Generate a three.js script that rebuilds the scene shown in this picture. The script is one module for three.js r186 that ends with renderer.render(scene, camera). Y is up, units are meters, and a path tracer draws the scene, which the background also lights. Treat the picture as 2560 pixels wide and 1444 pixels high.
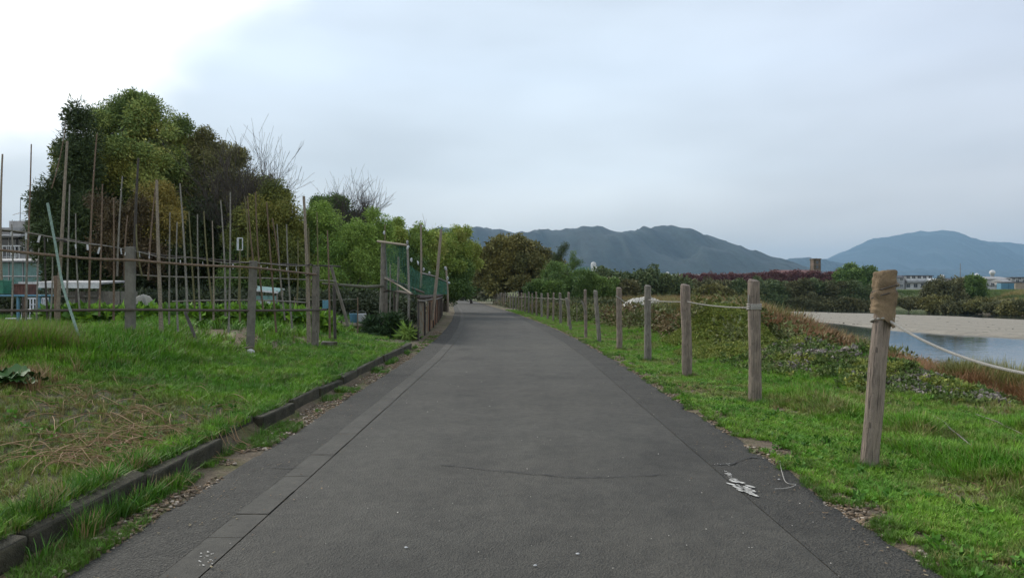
import * as THREE from 'three';
import { ImprovedNoise } from 'three/addons/math/ImprovedNoise.js';
import { mergeGeometries, mergeVertices } from 'three/addons/utils/BufferGeometryUtils.js';
import { RoundedBoxGeometry } from 'three/addons/geometries/RoundedBoxGeometry.js';

// ------------------------------------------------------------------ camera, sky, sun, exposure
const F = 1668, HC = 1.45, HZ = 735;                 // focal length and horizon in photograph pixels, eye height in metres
const scene = new THREE.Scene();
const camera = new THREE.PerspectiveCamera(2 * Math.atan(735 / F) * 180 / Math.PI, 2560 / 1470, 0.05, 30000);
camera.position.set(0, HC, 0);
camera.lookAt(0, HC, -10);
camera.setViewOffset(2560, 1470, 0, 0, 2560, 1444);  // lens shift: the horizon lies a little below the middle
camera.updateProjectionMatrix();
const renderer = new THREE.WebGLRenderer({ antialias: true });
renderer.setSize(1024, 577);
renderer.toneMapping = THREE.LinearToneMapping;
renderer.toneMappingExposure = 1.58;
renderer.shadowMap.enabled = true;

// ---- numbers
const clamp = (x, a = 0, b = 1) => Math.min(b, Math.max(a, x));
const lerp = (a, b, t) => a + (b - a) * t;
const smooth = (a, b, x) => { const t = clamp((x - a) / (b - a)); return t * t * (3 - 2 * t); };
function rng(seed) { let a = seed >>> 0; return () => { a = (a + 0x6D2B79F5) | 0; let t = Math.imul(a ^ (a >>> 15), 1 | a); t = (t + Math.imul(t ^ (t >>> 7), 61 | t)) ^ t; return ((t ^ (t >>> 14)) >>> 0) / 4294967296; }; }
const perlin = new ImprovedNoise();
const n3 = (x, y, z) => perlin.noise(x + 31.4, y + 17.7, z + 5.3);
const fbm = (x, y, z = 0, o = 4) => { let s = 0, a = 0.5; for (let i = 0; i < o; i++) { s += a * n3(x, y, z); x *= 2.03; y *= 2.03; z *= 2.03; a *= 0.5; } return s; };
function table(rows) { return x => { if (x <= rows[0][0]) return rows[0][1]; for (let i = 1; i < rows.length; i++) if (x <= rows[i][0]) { const t = (x - rows[i - 1][0]) / (rows[i][0] - rows[i - 1][0]); return lerp(rows[i - 1][1], rows[i][1], t); } return rows[rows.length - 1][1]; }; }
const V = (x, y, z) => new THREE.Vector3(x, y, z);
const C = (r, g, b) => new THREE.Color().setRGB(r, g, b);

// ---- the sky: one overcast deck with a thin, bright place where the sun stands behind it
const SUN_AZ = -44 * Math.PI / 180, SUN_EL = 30 * Math.PI / 180;
{
  const w = 1536, h = 768, data = new Float32Array(w * h * 4);
  const elR = table([[-90, 0.30], [0, 0.70], [4, 0.70], [10, 0.60], [18, 0.59], [30, 0.61], [90, 0.58]]);
  const elG = table([[-90, 0.29], [0, 0.675], [4, 0.685], [10, 0.655], [18, 0.675], [30, 0.69], [90, 0.62]]);
  const elB = table([[-90, 0.26], [0, 0.61], [4, 0.635], [10, 0.70], [18, 0.78], [30, 0.80], [90, 0.66]]);
  for (let j = 0; j < h; j++) for (let i = 0; i < w; i++) {
    const el = ((j + 0.5) / h - 0.5) * Math.PI, a = ((i + 0.5) / w - 0.5) * 2 * Math.PI;
    const x = Math.cos(el) * Math.cos(a), z = Math.cos(el) * Math.sin(a), y = Math.sin(el);
    const az = Math.atan2(x, -z) * 180 / Math.PI, e = el * 180 / Math.PI;
    const streak = fbm(x * 2.2, y * 9, z * 2.2, 5), broad = fbm(x * 1.3 + 7, y * 3.2, z * 1.3, 4);
    let m = 1 + 0.22 * streak + 0.28 * broad;
    const grey = smooth(2, 42, az) * (1 - smooth(120, 180, az));
    const veil = smooth(2, 8, e) * (1 - smooth(8, 15, e)) * 0.06 * (1 + 2 * streak);
    m += veil;
    const q = Math.hypot((az + 52) / 31, (e - 29) / 20) - 0.34 * fbm(x * 2.6 + 3, y * 5, z * 2.6, 5);
    const open = 1 - smooth(0.78, 1.12, q), core = 1 - smooth(0.1, 0.95, q);
    const k = (j * w + i) * 4;
    data[k] = elR(e) * m * 0.90 * (1 - 0.13 * grey) + open * 0.68 + core * 1.7;
    data[k + 1] = elG(e) * m * 0.90 * (1 - 0.16 * grey) + open * 0.62 + core * 1.6;
    data[k + 2] = elB(e) * m * 0.885 * (1 - 0.14 * grey) + open * 0.54 + core * 1.45;
    data[k + 3] = 1;
  }
  const sky = new THREE.DataTexture(data, w, h, THREE.RGBAFormat, THREE.FloatType);
  sky.mapping = THREE.EquirectangularReflectionMapping; sky.magFilter = THREE.LinearFilter; sky.minFilter = THREE.LinearFilter; sky.needsUpdate = true;
  scene.background = sky; scene.environment = sky;
}
const sun = new THREE.DirectionalLight(C(1, 0.94, 0.84), 1.5);
sun.position.set(Math.sin(SUN_AZ) * Math.cos(SUN_EL) * 80, Math.sin(SUN_EL) * 80, -Math.cos(SUN_AZ) * Math.cos(SUN_EL) * 80 - 30);
sun.target.position.set(0, 0, -30);
sun.castShadow = true; sun.shadow.radius = 24; sun.shadow.mapSize.set(2048, 2048);
Object.assign(sun.shadow.camera, { left: -70, right: 70, top: 70, bottom: -70, near: 1, far: 260 });
sun.name = 'sun';
scene.add(sun, sun.target);
scene.fog = new THREE.FogExp2(C(0.44, 0.71, 1.0), 0.00009);

// ------------------------------------------------------------------ names, things, parts
const taken = new Map();
function numbered(name) { const k = taken.get(name) || 0; taken.set(name, k + 1); return k ? `${name}_${String(k).padStart(3, '0')}` : name; }
function tag(o, label, category, group, kind) { if (label) o.userData.label = label; if (category) o.userData.category = category; if (group) o.userData.group = group; if (kind) o.userData.kind = kind; return o; }
function thing(name, label, category, pos = [0, 0, 0], turn = 0, group) { const o = new THREE.Group(); o.name = numbered(name); o.position.set(...pos); o.rotation.y = turn; scene.add(o); return tag(o, label, category, group); }
function structure(name, label, category) { const o = new THREE.Group(); o.name = numbered(name); scene.add(o); return tag(o, label, category, null, 'structure'); }
function part(parent, name, geo, mat, label) { const m = new THREE.Mesh(geo, mat); m.name = name; m.castShadow = m.receiveShadow = true; if (label) m.userData.label = label; parent.add(m); return m; }
function solo(name, geo, mat, label, category, group, kind) { const m = new THREE.Mesh(geo, mat); m.name = numbered(name); m.castShadow = m.receiveShadow = true; scene.add(m); return tag(m, label, category, group, kind); }

// photograph pixel at a known depth -> place; pixel on ground of a known height -> place
const P = (px, py, d) => V((px - 1280) / F * d, HC + (HZ - py) / F * d, -d);
const G = (px, py, y = 0) => P(px, py, (HC - y) * F / (py - HZ));

// ------------------------------------------------------------------ textures (colour and fine relief of materials only)
function vnoise(seed, per) {
  const r = rng(seed), t = new Float32Array(per * per).map(() => r());
  return (u, v) => { const x = u * per, y = v * per, i = Math.floor(x), j = Math.floor(y), fx = x - i, fy = y - j, sx = fx * fx * (3 - 2 * fx), sy = fy * fy * (3 - 2 * fy); const g = (a, b) => t[((b % per) + per) % per * per + ((a % per) + per) % per]; return lerp(lerp(g(i, j), g(i + 1, j), sx), lerp(g(i, j + 1), g(i + 1, j + 1), sx), sy); };
}
const enc = x => { x = clamp(x); return 255 * (x <= 0.0031308 ? 12.92 * x : 1.055 * Math.pow(x, 1 / 2.4) - 0.055); };
function tex(n, fn, srgb = true) {
  const d = new Uint8Array(n * n * 4);
  for (let j = 0; j < n; j++) for (let i = 0; i < n; i++) { const c = fn((i + 0.5) / n, (j + 0.5) / n), k = (j * n + i) * 4; for (let q = 0; q < 3; q++) { const v = Array.isArray(c) ? c[q] : c; d[k + q] = srgb ? enc(v) : 255 * clamp(v); } d[k + 3] = 255; }
  const t = new THREE.DataTexture(d, n, n); t.wrapS = t.wrapT = THREE.RepeatWrapping; t.magFilter = THREE.LinearFilter; t.minFilter = THREE.LinearMipmapLinearFilter; t.generateMipmaps = true; if (srgb) t.colorSpace = THREE.SRGBColorSpace; t.needsUpdate = true; return t;
}
const rep = (t, x, y = x) => { const c = t.clone(); c.repeat.set(x, y); c.needsUpdate = true; return c; };
const na = vnoise(1, 8), nb = vnoise(2, 32), nc = vnoise(3, 128), nd = vnoise(4, 400), ne = vnoise(5, 220);
const tAsphalt = tex(1024, (u, v) => { const g = nd(u, v), f = ne(u, v); let c = 0.62 + 0.16 * (na(u, v) - 0.5) + 0.2 * (nb(u, v) - 0.5) + 0.5 * (g - 0.5); if (f > 0.86) c += 0.6 * (f - 0.86) / 0.14; if (f < 0.1) c -= 0.2; return [c, c * 0.995, c * 0.965]; });
const tAsphaltBump = tex(1024, (u, v) => 0.5 * nd(u, v) + 0.35 * ne(u, v) + 0.15 * nc(u, v), false);
const tSoil = tex(1024, (u, v) => { const c = 0.35 + 0.3 * na(u, v) + 0.3 * nb(u, v) + 0.35 * nc(u, v) + 0.3 * (nd(u, v) - 0.5); return [c, c * 0.97, c * 0.92]; });
const tSoilBump = tex(1024, (u, v) => 0.3 * nb(u, v) + 0.4 * nc(u, v) + 0.3 * nd(u, v), false);
const wg = (u, v) => { const w = u + 0.012 * (vW(u, v) - 0.5); return 0.5 * vA(w, v * 0.06) + 0.3 * vB(w, v * 0.12) + 0.2 * vC(w, v * 0.3); };
const vW = vnoise(11, 8), vA = vnoise(12, 48), vB = vnoise(13, 120), vC = vnoise(14, 256), vK = vnoise(15, 64);
const tWood = tex(512, (u, v) => { let c = 0.28 + 0.85 * wg(u, v) + 0.22 * (na(u, v) - 0.5); if (vK(u, v * 0.05) > 0.86) c *= 0.5; if (nb(u * 1, v) > 0.93) c *= 0.75; return [c, c * 0.97, c * 0.94]; });
const tWoodBump = tex(512, (u, v) => { let c = wg(u, v); if (vK(u, v * 0.05) > 0.86) c -= 0.5; return c; }, false);
const tConcrete = tex(512, (u, v) => { const c = 0.55 + 0.35 * (na(u, v) - 0.5) + 0.25 * (nb(u, v) - 0.5) + 0.22 * (nc(u, v) - 0.5); const moss = smooth(0.5, 0.68, 0.6 * na(v, u) + 0.4 * nc(u, v)); return [lerp(c, 0.16, moss * 0.8), lerp(c * 0.97, 0.17, moss * 0.8), lerp(c * 0.88, 0.06, moss * 0.8)]; });
const tBark = tex(512, (u, v) => 0.3 + 0.6 * wg(u, v * 4) + 0.25 * (nb(u, v) - 0.5));
const tCloth = tex(512, (u, v) => { const w = 0.5 + 0.25 * Math.sin(u * 2 * Math.PI * 96) * Math.sin(v * 2 * Math.PI * 96); const c = 0.55 + 0.3 * (w - 0.5) + 0.4 * (na(u, v) - 0.5) + 0.22 * (nc(u, v) - 0.5); return [c, c * 0.96, c * 0.9]; });
const tRust = tex(512, (u, v) => { const s = 0.5 * vA(u, v * 0.08) + 0.3 * na(u, v) + 0.2 * nc(u, v); const k = smooth(0.35, 0.62, s); return [lerp(0.75, 0.62, k), lerp(0.72, 0.36, k), lerp(0.64, 0.2, k)].map(c => c * (0.75 + 0.5 * nc(u, v))); });
const tPlaster = tex(512, (u, v) => 0.72 + 0.22 * (na(u, v) - 0.5) + 0.18 * (nb(u, v) - 0.5) + 0.14 * (vA(u, v * 0.08) - 0.5));
const tSand = tex(512, (u, v) => { const c = 0.66 + 0.22 * (na(u, v) - 0.5) + 0.16 * (nb(u, v) - 0.5) + 0.2 * (nd(u, v) - 0.5); return [c, c * 0.97, c * 0.92]; });
const tForest = tex(1024, (u, v) => { const c = 0.05 + 0.45 * na(u, v) + 0.5 * nb(u, v) + 0.45 * nc(u, v); return [c * 0.95, c, c * 0.9]; });
const tBamboo = tex(256, (u, v) => { const c = 0.6 + 0.3 * (nb(u, v) - 0.5) + 0.3 * (vB(u, v * 0.2) - 0.5); return [c, c * 0.96, c * 0.88]; });
const tRipple = tex(512, (u, v) => 0.6 * vnoiseR(u, v * 2.0) + 0.4 * nb(u, v * 1), false);
function vnoiseR(u, v) { return na(u, v); }

const std = (r, g, b, o = {}) => new THREE.MeshStandardMaterial({ color: C(r, g, b), roughness: 0.9, metalness: 0, side: THREE.DoubleSide, ...o });
const M = {
  asphalt: std(0.085, 0.079, 0.066, { map: rep(tAsphalt, 0.5), bumpMap: rep(tAsphaltBump, 0.5), bumpScale: 0.012, roughness: 0.86, vertexColors: true }),
  asphaltEdge: std(0.076, 0.071, 0.060, { map: rep(tAsphalt, 0.42), bumpMap: rep(tAsphaltBump, 0.42), bumpScale: 0.022, roughness: 0.9, vertexColors: true }),
  patch: std(0.093, 0.087, 0.073, { map: rep(tAsphalt, 0.8), bumpMap: rep(tAsphaltBump, 0.8), bumpScale: 0.004, vertexColors: true }),
  tar: std(0.022, 0.022, 0.022, { roughness: 0.8 }),
  paint: std(0.60, 0.595, 0.58, { map: rep(tSoil, 2) }),
  ground: std(1, 1, 1, { map: rep(tSoil, 0.55), bumpMap: rep(tSoilBump, 0.55), bumpScale: 0.03, vertexColors: true, roughness: 1 }),
  wood: std(0.30, 0.245, 0.20, { map: rep(tWood, 1.6, 1.6), bumpMap: rep(tWoodBump, 1.6, 1.6), bumpScale: 0.01 }),
  woodGrey: std(0.26, 0.24, 0.205, { map: rep(tWood, 1.3, 1.3), bumpMap: rep(tWoodBump, 1.3, 1.3), bumpScale: 0.008 }),
  woodDark: std(0.11, 0.09, 0.075, { map: rep(tWood, 1.3, 1.3), bumpMap: rep(tWoodBump, 1.3, 1.3), bumpScale: 0.008 }),
  woodMoss: std(0.17, 0.17, 0.11, { map: rep(tWood, 1.3, 1.3), bumpMap: rep(tWoodBump, 1.3, 1.3), bumpScale: 0.008 }),
  concretePost: std(0.21, 0.195, 0.165, { map: rep(tPlaster, 1.2), bumpMap: rep(tSoilBump, 0.8), bumpScale: 0.004 }),
  kerb: std(0.09, 0.082, 0.052, { map: rep(tConcrete, 0.9), bumpMap: rep(tSoilBump, 1.5), bumpScale: 0.008 }),
  bark: std(0.14, 0.115, 0.09, { map: rep(tBark, 1.2), bumpMap: rep(tWoodBump, 1), bumpScale: 0.03 }),
  twig: std(0.075, 0.062, 0.052),
  cloth: std(0.36, 0.265, 0.165, { map: rep(tCloth, 2.2), bumpMap: rep(tSoilBump, 2.5), bumpScale: 0.006, roughness: 1 }),
  rope: std(0.50, 0.475, 0.43, { map: rep(tPlaster, 12) }),
  ropeOld: std(0.42, 0.39, 0.35, { map: rep(tPlaster, 12) }),
  rust: std(0.30, 0.20, 0.135, { map: rep(tRust, 0.9) }),
  rustGrey: std(0.26, 0.26, 0.22, { map: rep(tRust, 0.9) }),
  bambooPale: std(0.40, 0.345, 0.285, { map: rep(tBamboo, 2) }),
  bambooGrey: std(0.36, 0.35, 0.33, { map: rep(tBamboo, 2) }),
  bambooBrown: std(0.27, 0.195, 0.145, { map: rep(tBamboo, 2) }),
  bambooDark: std(0.10, 0.09, 0.085, { map: rep(tBamboo, 2) }),
  bambooOlive: std(0.24, 0.23, 0.12, { map: rep(tBamboo, 2) }),
  greenPole: std(0.26, 0.40, 0.34, { map: rep(tBamboo, 2), roughness: 0.5 }),
  white: std(0.74, 0.74, 0.74, { map: rep(tPlaster, 0.8) }),
  whitePlastic: std(0.72, 0.75, 0.78, { roughness: 0.45, map: rep(tPlaster, 0.8) }),
  bluePlastic: std(0.12, 0.30, 0.42, { roughness: 0.5, map: rep(tPlaster, 1) }),
  greenPlastic: std(0.03, 0.22, 0.13, { roughness: 0.5, map: rep(tPlaster, 1) }),
  teal: std(0.16, 0.33, 0.30, { roughness: 0.4, map: rep(tPlaster, 0.6) }),
  redwood: std(0.16, 0.075, 0.06, { map: rep(tWood, 1) }),
  tarp: std(0.42, 0.41, 0.37, { map: rep(tCloth, 0.8), roughness: 0.7 }),
  stone: std(0.34, 0.32, 0.28, { map: rep(tConcrete, 1.2), bumpMap: rep(tSoilBump, 2), bumpScale: 0.01 }),
  plaster: std(0.52, 0.50, 0.49, { map: rep(tPlaster, 0.25) }),
  plasterWhite: std(0.78, 0.78, 0.77, { map: rep(tPlaster, 0.2) }),
  plasterTan: std(0.46, 0.37, 0.27, { map: rep(tPlaster, 0.2) }),
  plasterGrey: std(0.40, 0.40, 0.40, { map: rep(tPlaster, 0.2) }),
  brick: std(0.27, 0.2, 0.16, { map: rep(tConcrete, 0.4) }),
  roofDark: std(0.10, 0.10, 0.11, { map: rep(tPlaster, 0.3) }),
  roofRed: std(0.20, 0.085, 0.075, { map: rep(tPlaster, 0.3) }),
  glass: std(0.05, 0.06, 0.07, { roughness: 0.08 }),
  metal: std(0.25, 0.26, 0.27, { roughness: 0.5, metalness: 0.6 }),
  net: std(0.045, 0.16, 0.11),
  leaf: std(1, 1, 1, { roughness: 0.75 }),
  leafSoft: new THREE.MeshPhysicalMaterial({ color: C(1, 1, 1), roughness: 0.9, side: THREE.DoubleSide, transmission: 0.25, thickness: 0 }),
  blade: std(1, 1, 1, { roughness: 0.65 }),
  litter: std(1, 1, 1, { roughness: 0.95 }),
  water: new THREE.MeshPhysicalMaterial({ color: C(0.030, 0.040, 0.042), roughness: 0.06, ior: 1.33, bumpMap: rep(tRipple, 0.16), bumpScale: 0.006 }),
  sand: std(0.39, 0.36, 0.305, { map: rep(tSand, 0.25), bumpMap: rep(tSoilBump, 0.4), bumpScale: 0.02, roughness: 1 }),
  forest: std(0.024, 0.043, 0.046, { map: rep(tForest, 1), roughness: 1 }),
};

// ------------------------------------------------------------------ geometry helpers
function geom(pos, idx, uv, col) { const g = new THREE.BufferGeometry(); g.setAttribute('position', new THREE.Float32BufferAttribute(pos, 3)); if (uv) g.setAttribute('uv', new THREE.Float32BufferAttribute(uv, 2)); if (col) g.setAttribute('color', new THREE.Float32BufferAttribute(col, 3)); g.setIndex(idx); g.computeVertexNormals(); return g; }
/** A tapered tube through points with a radius at each; uv in metres; wob roughens the section. */
function limb(pts, rad, sides = 8, wob = 0, seed = 1, cap = true) {
  const pos = [], uv = [], idx = [], n = pts.length; let len = 0;
  const up0 = V(0.31, 0.1, 0.95);
  for (let i = 0; i < n; i++) {
    const a = pts[Math.max(0, i - 1)], b = pts[Math.min(n - 1, i + 1)], t = b.clone().sub(a).normalize();
    const s = V().crossVectors(Math.abs(t.dot(up0)) > 0.95 ? V(1, 0, 0) : up0, t).normalize(), q = V().crossVectors(t, s);
    if (i) len += pts[i].distanceTo(pts[i - 1]);
    const r0 = Array.isArray(rad) ? rad[i] : rad;
    for (let k = 0; k <= sides; k++) {
      const th = (k % sides) / sides * 2 * Math.PI, r = r0 * (1 + (wob ? wob * n3(Math.cos(th) * 1.3 + seed * 7.1, len * 1.7, Math.sin(th) * 1.3 + seed) * 2 : 0));
      pos.push(pts[i].x + r * (Math.cos(th) * s.x + Math.sin(th) * q.x), pts[i].y + r * (Math.cos(th) * s.y + Math.sin(th) * q.y), pts[i].z + r * (Math.cos(th) * s.z + Math.sin(th) * q.z));
      uv.push(k / sides * 2 * Math.PI * r0 + seed * 0.137, len + seed * 0.61);
      if (i && k < sides) { const A = (i - 1) * (sides + 1) + k, B = A + 1, D = A + sides + 1, E = D + 1; idx.push(A, B, D, B, E, D); }
    }
  }
  if (cap) for (const [i, f] of [[0, 1], [n - 1, 0]]) { const c = pos.length / 3, b0 = i * (sides + 1); pos.push(pts[i].x, pts[i].y, pts[i].z); uv.push(seed * 0.137 + 0.02, seed * 0.61); for (let k = 0; k < sides; k++) { const r0 = b0 + k, r1 = b0 + k + 1; f ? idx.push(c, r1, r0) : idx.push(c, r0, r1); } }
  return geom(pos, idx, uv);
}
function box(w, h, d, x = 0, y = 0, z = 0, rx = 0, ry = 0, rz = 0) {
  const g = new THREE.BoxGeometry(w, h, d), p = g.attributes.position, nn = g.attributes.normal, uv = g.attributes.uv;
  for (let i = 0; i < p.count; i++) { const X = p.getX(i), Y = p.getY(i), Z = p.getZ(i); if (Math.abs(nn.getX(i)) > 0.5) uv.setXY(i, Z + x, Y + y); else if (Math.abs(nn.getY(i)) > 0.5) uv.setXY(i, X + x, Z + z); else uv.setXY(i, X + x, Y + y); }
  g.applyMatrix4(new THREE.Matrix4().compose(V(x, y, z), new THREE.Quaternion().setFromEuler(new THREE.Euler(rx, ry, rz)), V(1, 1, 1))); return g;
}
function rbox(w, h, d, r, x = 0, y = 0, z = 0, seed = 0, wob = 0) {
  const g = new RoundedBoxGeometry(w, h, d, 2, r), p = g.attributes.position, uv = g.attributes.uv, nn = g.attributes.normal;
  for (let i = 0; i < p.count; i++) { const X = p.getX(i), Y = p.getY(i), Z = p.getZ(i); const ax = Math.abs(nn.getX(i)), ay = Math.abs(nn.getY(i)), az = Math.abs(nn.getZ(i)); const o = seed * 0.37; if (ax >= ay && ax >= az) uv.setXY(i, Z + o, Y + o); else if (ay >= az) uv.setXY(i, X + o, Z + o); else uv.setXY(i, X + o, Y + o); if (wob) p.setXYZ(i, X + wob * n3(X * 5 + seed, Y * 5, Z * 5), Y + wob * n3(X * 5, Y * 5 + seed + 9, Z * 5), Z + wob * n3(X * 5, Y * 5, Z * 5 + seed + 4)); }
  g.translate(x, y, z); g.computeVertexNormals(); return g;
}
const merge = list => { const a = list.map(g => { let q = g.index ? g.toNonIndexed() : g; for (const k of Object.keys(q.attributes)) if (!['position', 'normal', 'uv'].includes(k)) q.deleteAttribute(k); return q; }); return mergeGeometries(a); };
/** Loose chunk of stone or rubble: a bumpy low-poly ball. */
function chunk(r, seed, sx = 1, sy = 1, sz = 1, det = 2) { const g = mergeVertices((() => { const q = new THREE.IcosahedronGeometry(r, det); q.deleteAttribute('normal'); q.deleteAttribute('uv'); return q; })()), p = g.attributes.position, uv = []; for (let i = 0; i < p.count; i++) { const v = V(p.getX(i), p.getY(i), p.getZ(i)).multiplyScalar(1 + 0.5 * n3(p.getX(i) / r * 1.1 + seed * 3.3, p.getY(i) / r * 1.1, p.getZ(i) / r * 1.1)); p.setXYZ(i, v.x * sx, v.y * sy, v.z * sz); uv.push(v.x + v.y * 0.4, v.z + v.y * 0.6); } g.setAttribute('uv', new THREE.Float32BufferAttribute(uv, 2)); g.computeVertexNormals(); return g; }

// ------------------------------------------------------------------ the lie of the land
const cx = table([[15, 0], [21, -0.14], [28, -0.48], [37, -1.05], [54, -2.35], [69, -3.75], [97, -6.3], [130, -9.2], [186, -15], [230, -22], [300, -40]]);
const nearBank = table([[10, 13.5], [20, 15], [45, 22], [72, 34], [105, 42], [135, 46]]);
const slopeTop = table([[12, 6.8], [18, 7.4], [26, 9.5], [40, 14], [60, 21], [100, 32], [140, 40]]);
const berm = [[5.7, 18, 1.25, 1.8, 1.0], [5.9, 12.9, 1.4, 1.9, 0.5], [6.7, 10.4, 1.4, 1.5, 0.26], [7.6, 36.5, 1.9, 1.9, 0.35], [5.0, 15.2, 1.0, 1.3, 0.2], [8.0, 24, 2.2, 4, 0.5], [4.9, 23, 1.3, 3, 0.25], [6.5, 30, 2, 4, 0.4]];
function H(x, z) {
  const d = -z, rel = x - cx(d); let y;
  const rough = 0.05 * n3(x * 0.7, 3, z * 0.7) + 0.025 * n3(x * 2.3, 9, z * 2.3);
  if (rel < 0) {
    const kf = 1 - smooth(16.5, 20.5, d), top = lerp(0.03, 0.15, kf);
    y = lerp(-0.045, 0.012, smooth(-2.16, -2.34, rel));
    if (rel < -2.6) y = lerp(0.012, top, smooth(-2.6, -2.68, rel));
    const s = smooth(-2.68, -3.4, rel) * 0.05 + smooth(-2.9, -6.6, rel) * lerp(0.34, 0.42, kf);
    y += s + rough * smooth(-2.7, -3.2, rel);
    y += 1.2 * smooth(60, 160, d) * smooth(-3, -20, rel);
  } else {
    y = lerp(-0.045, 0.004, smooth(2.06, 2.34, rel)) + (rough - 0.01) * (0.35 + 0.65 * smooth(3.4, 4.2, rel)) * smooth(2.4, 3.2, rel);
    const w = nearBank(d), x0 = slopeTop(d), up = Math.max(x - w, 0); let river = -0.2 * smooth(6.4, x0, x) - 1.8 * smooth(x0, w, x) - 0.35 * up + 0.12 * n3(x * 0.3, 2, z * 0.3) * smooth(8, 11, x) * (1 - smooth(w - 3, w, x));
    river = Math.max(river, -2.9);
    for (const [bx, bd, rx, rd, hh] of berm) { const q = Math.hypot((x - bx) / rx, (d - bd) / rd); if (q < 1.6) y += hh * Math.exp(-Math.pow(q, 2.4) * 1.3) * (1 + 0.35 * n3(x * 1.7, 5, z * 1.7)); }
    y += river;
    const far = Math.max(smooth(143, 168, d + 4 * n3(x * 0.05, 1, 2)), smooth(84, 112, x + 5 * n3(z * 0.05, 1, 7)) * smooth(90, 112, d), smooth(110, 145, d) * (1 - smooth(18, 42, x)) * smooth(5, 16, rel)) * (x > 18 ? 1 : smooth(4, 14, rel));
    y = lerp(y, 2.0, far);
  }
  if (d > 160) y = lerp(y, 2.0, Math.max(smooth(160, 260, d) * smooth(4, 16, Math.abs(rel)), smooth(225, 270, d)));
  y += 1.3 * smooth(30, 70, x) * smooth(185, 245, d) * (1 - smooth(600, 1500, d));
  return y;
}
const dirt = (x, z) => fbm(x * 0.9, 4, z * 0.9, 4);
{ // ground: one sheet out to the horizon
  const rels = [], ds = []; const run = (arr, a, b, s) => { for (let v = a; v < b - 1e-6; v += s) arr.push(v); };
  run(rels, -3.4, 3.4, 0.085); run(rels, 3.4, 9, 0.22); run(rels, 9, 30, 0.7); run(rels, 30, 120, 2.5); rels.push(120, 140, 180, 260, 500, 1200, 3000, 7000, 14000);
  const left = []; run(left, 3.4, 9, 0.25); run(left, 9, 30, 0.9); run(left, 30, 90, 4); left.push(90, 120, 200, 400, 1000, 3000, 7000, 14000);
  const R = [...left.reverse().map(v => -v - 1e-4), ...rels];
  run(ds, -10, 3, 0.8); run(ds, 3, 20, 0.16); run(ds, 20, 45, 0.45); run(ds, 45, 175, 1.5); run(ds, 175, 400, 12); ds.push(400, 600, 1000, 2000, 4000, 8000, 13000);
  const pos = [], uv = [], col = [], idx = [], n = R.length;
  ds.forEach((d, j) => R.forEach((r, i) => {
    const x = cx(d) + r, z = -d; pos.push(x, H(x, z), z); uv.push(x, z);
    const k = dirt(x, z), k2 = fbm(x * 3.1, 8, z * 3.1, 3);
    let c = [0.075, 0.072, 0.036];                                   // soil under grass
    const bare = [0.125, 0.095, 0.07], moss = [0.085, 0.085, 0.03], rusty = [0.165, 0.105, 0.06];
    const mixin = (b, t) => { c = c.map((v, q) => lerp(v, b[q], clamp(t))); };
    if (r > -2.75 && r < 0) { mixin(bare, 0.8); mixin(moss, smooth(-0.05, 0.25, k2)); }
    if (r > 0 && r < 2.75) { mixin(bare, 0.9); mixin(moss, smooth(0.0, 0.22, k2) * 0.9); }
    if (r < -3.5 && d > 11 && d < 17) mixin([0.12, 0.085, 0.055], smooth(-0.12, 0.12, k) * 0.9);
    if (r < -4 && d >= 16 && d < 40) mixin([0.10, 0.08, 0.05], 0.6);
    if (r > 3.2) mixin([0.19, 0.15, 0.11], smooth(0.12, 0.3, k + 0.3 * k2));
    if (r > 7.5 && d < 140) mixin(rusty, smooth(7.5, 10, r) * 0.8);
    if (r > 6 && pos[pos.length - 2] < -1.75) mixin([0.22, 0.2, 0.17], 0.7);
    if (d > 130) mixin([0.075, 0.095, 0.03], 0.8);
    const v = 1 + 0.5 * k; col.push(c[0] * v * 1.5, c[1] * v * 1.5, c[2] * v * 1.5);
    if (i && j) { const A = (j - 1) * n + i - 1, B = A + 1, D = A + n, E = D + 1; idx.push(A, B, D, B, E, D); }
  }));
  solo('ground', geom(pos, idx, uv, col), M.ground, 'earth and grass ground falling from the path to the river', 'ground', null, 'structure');
}

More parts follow.
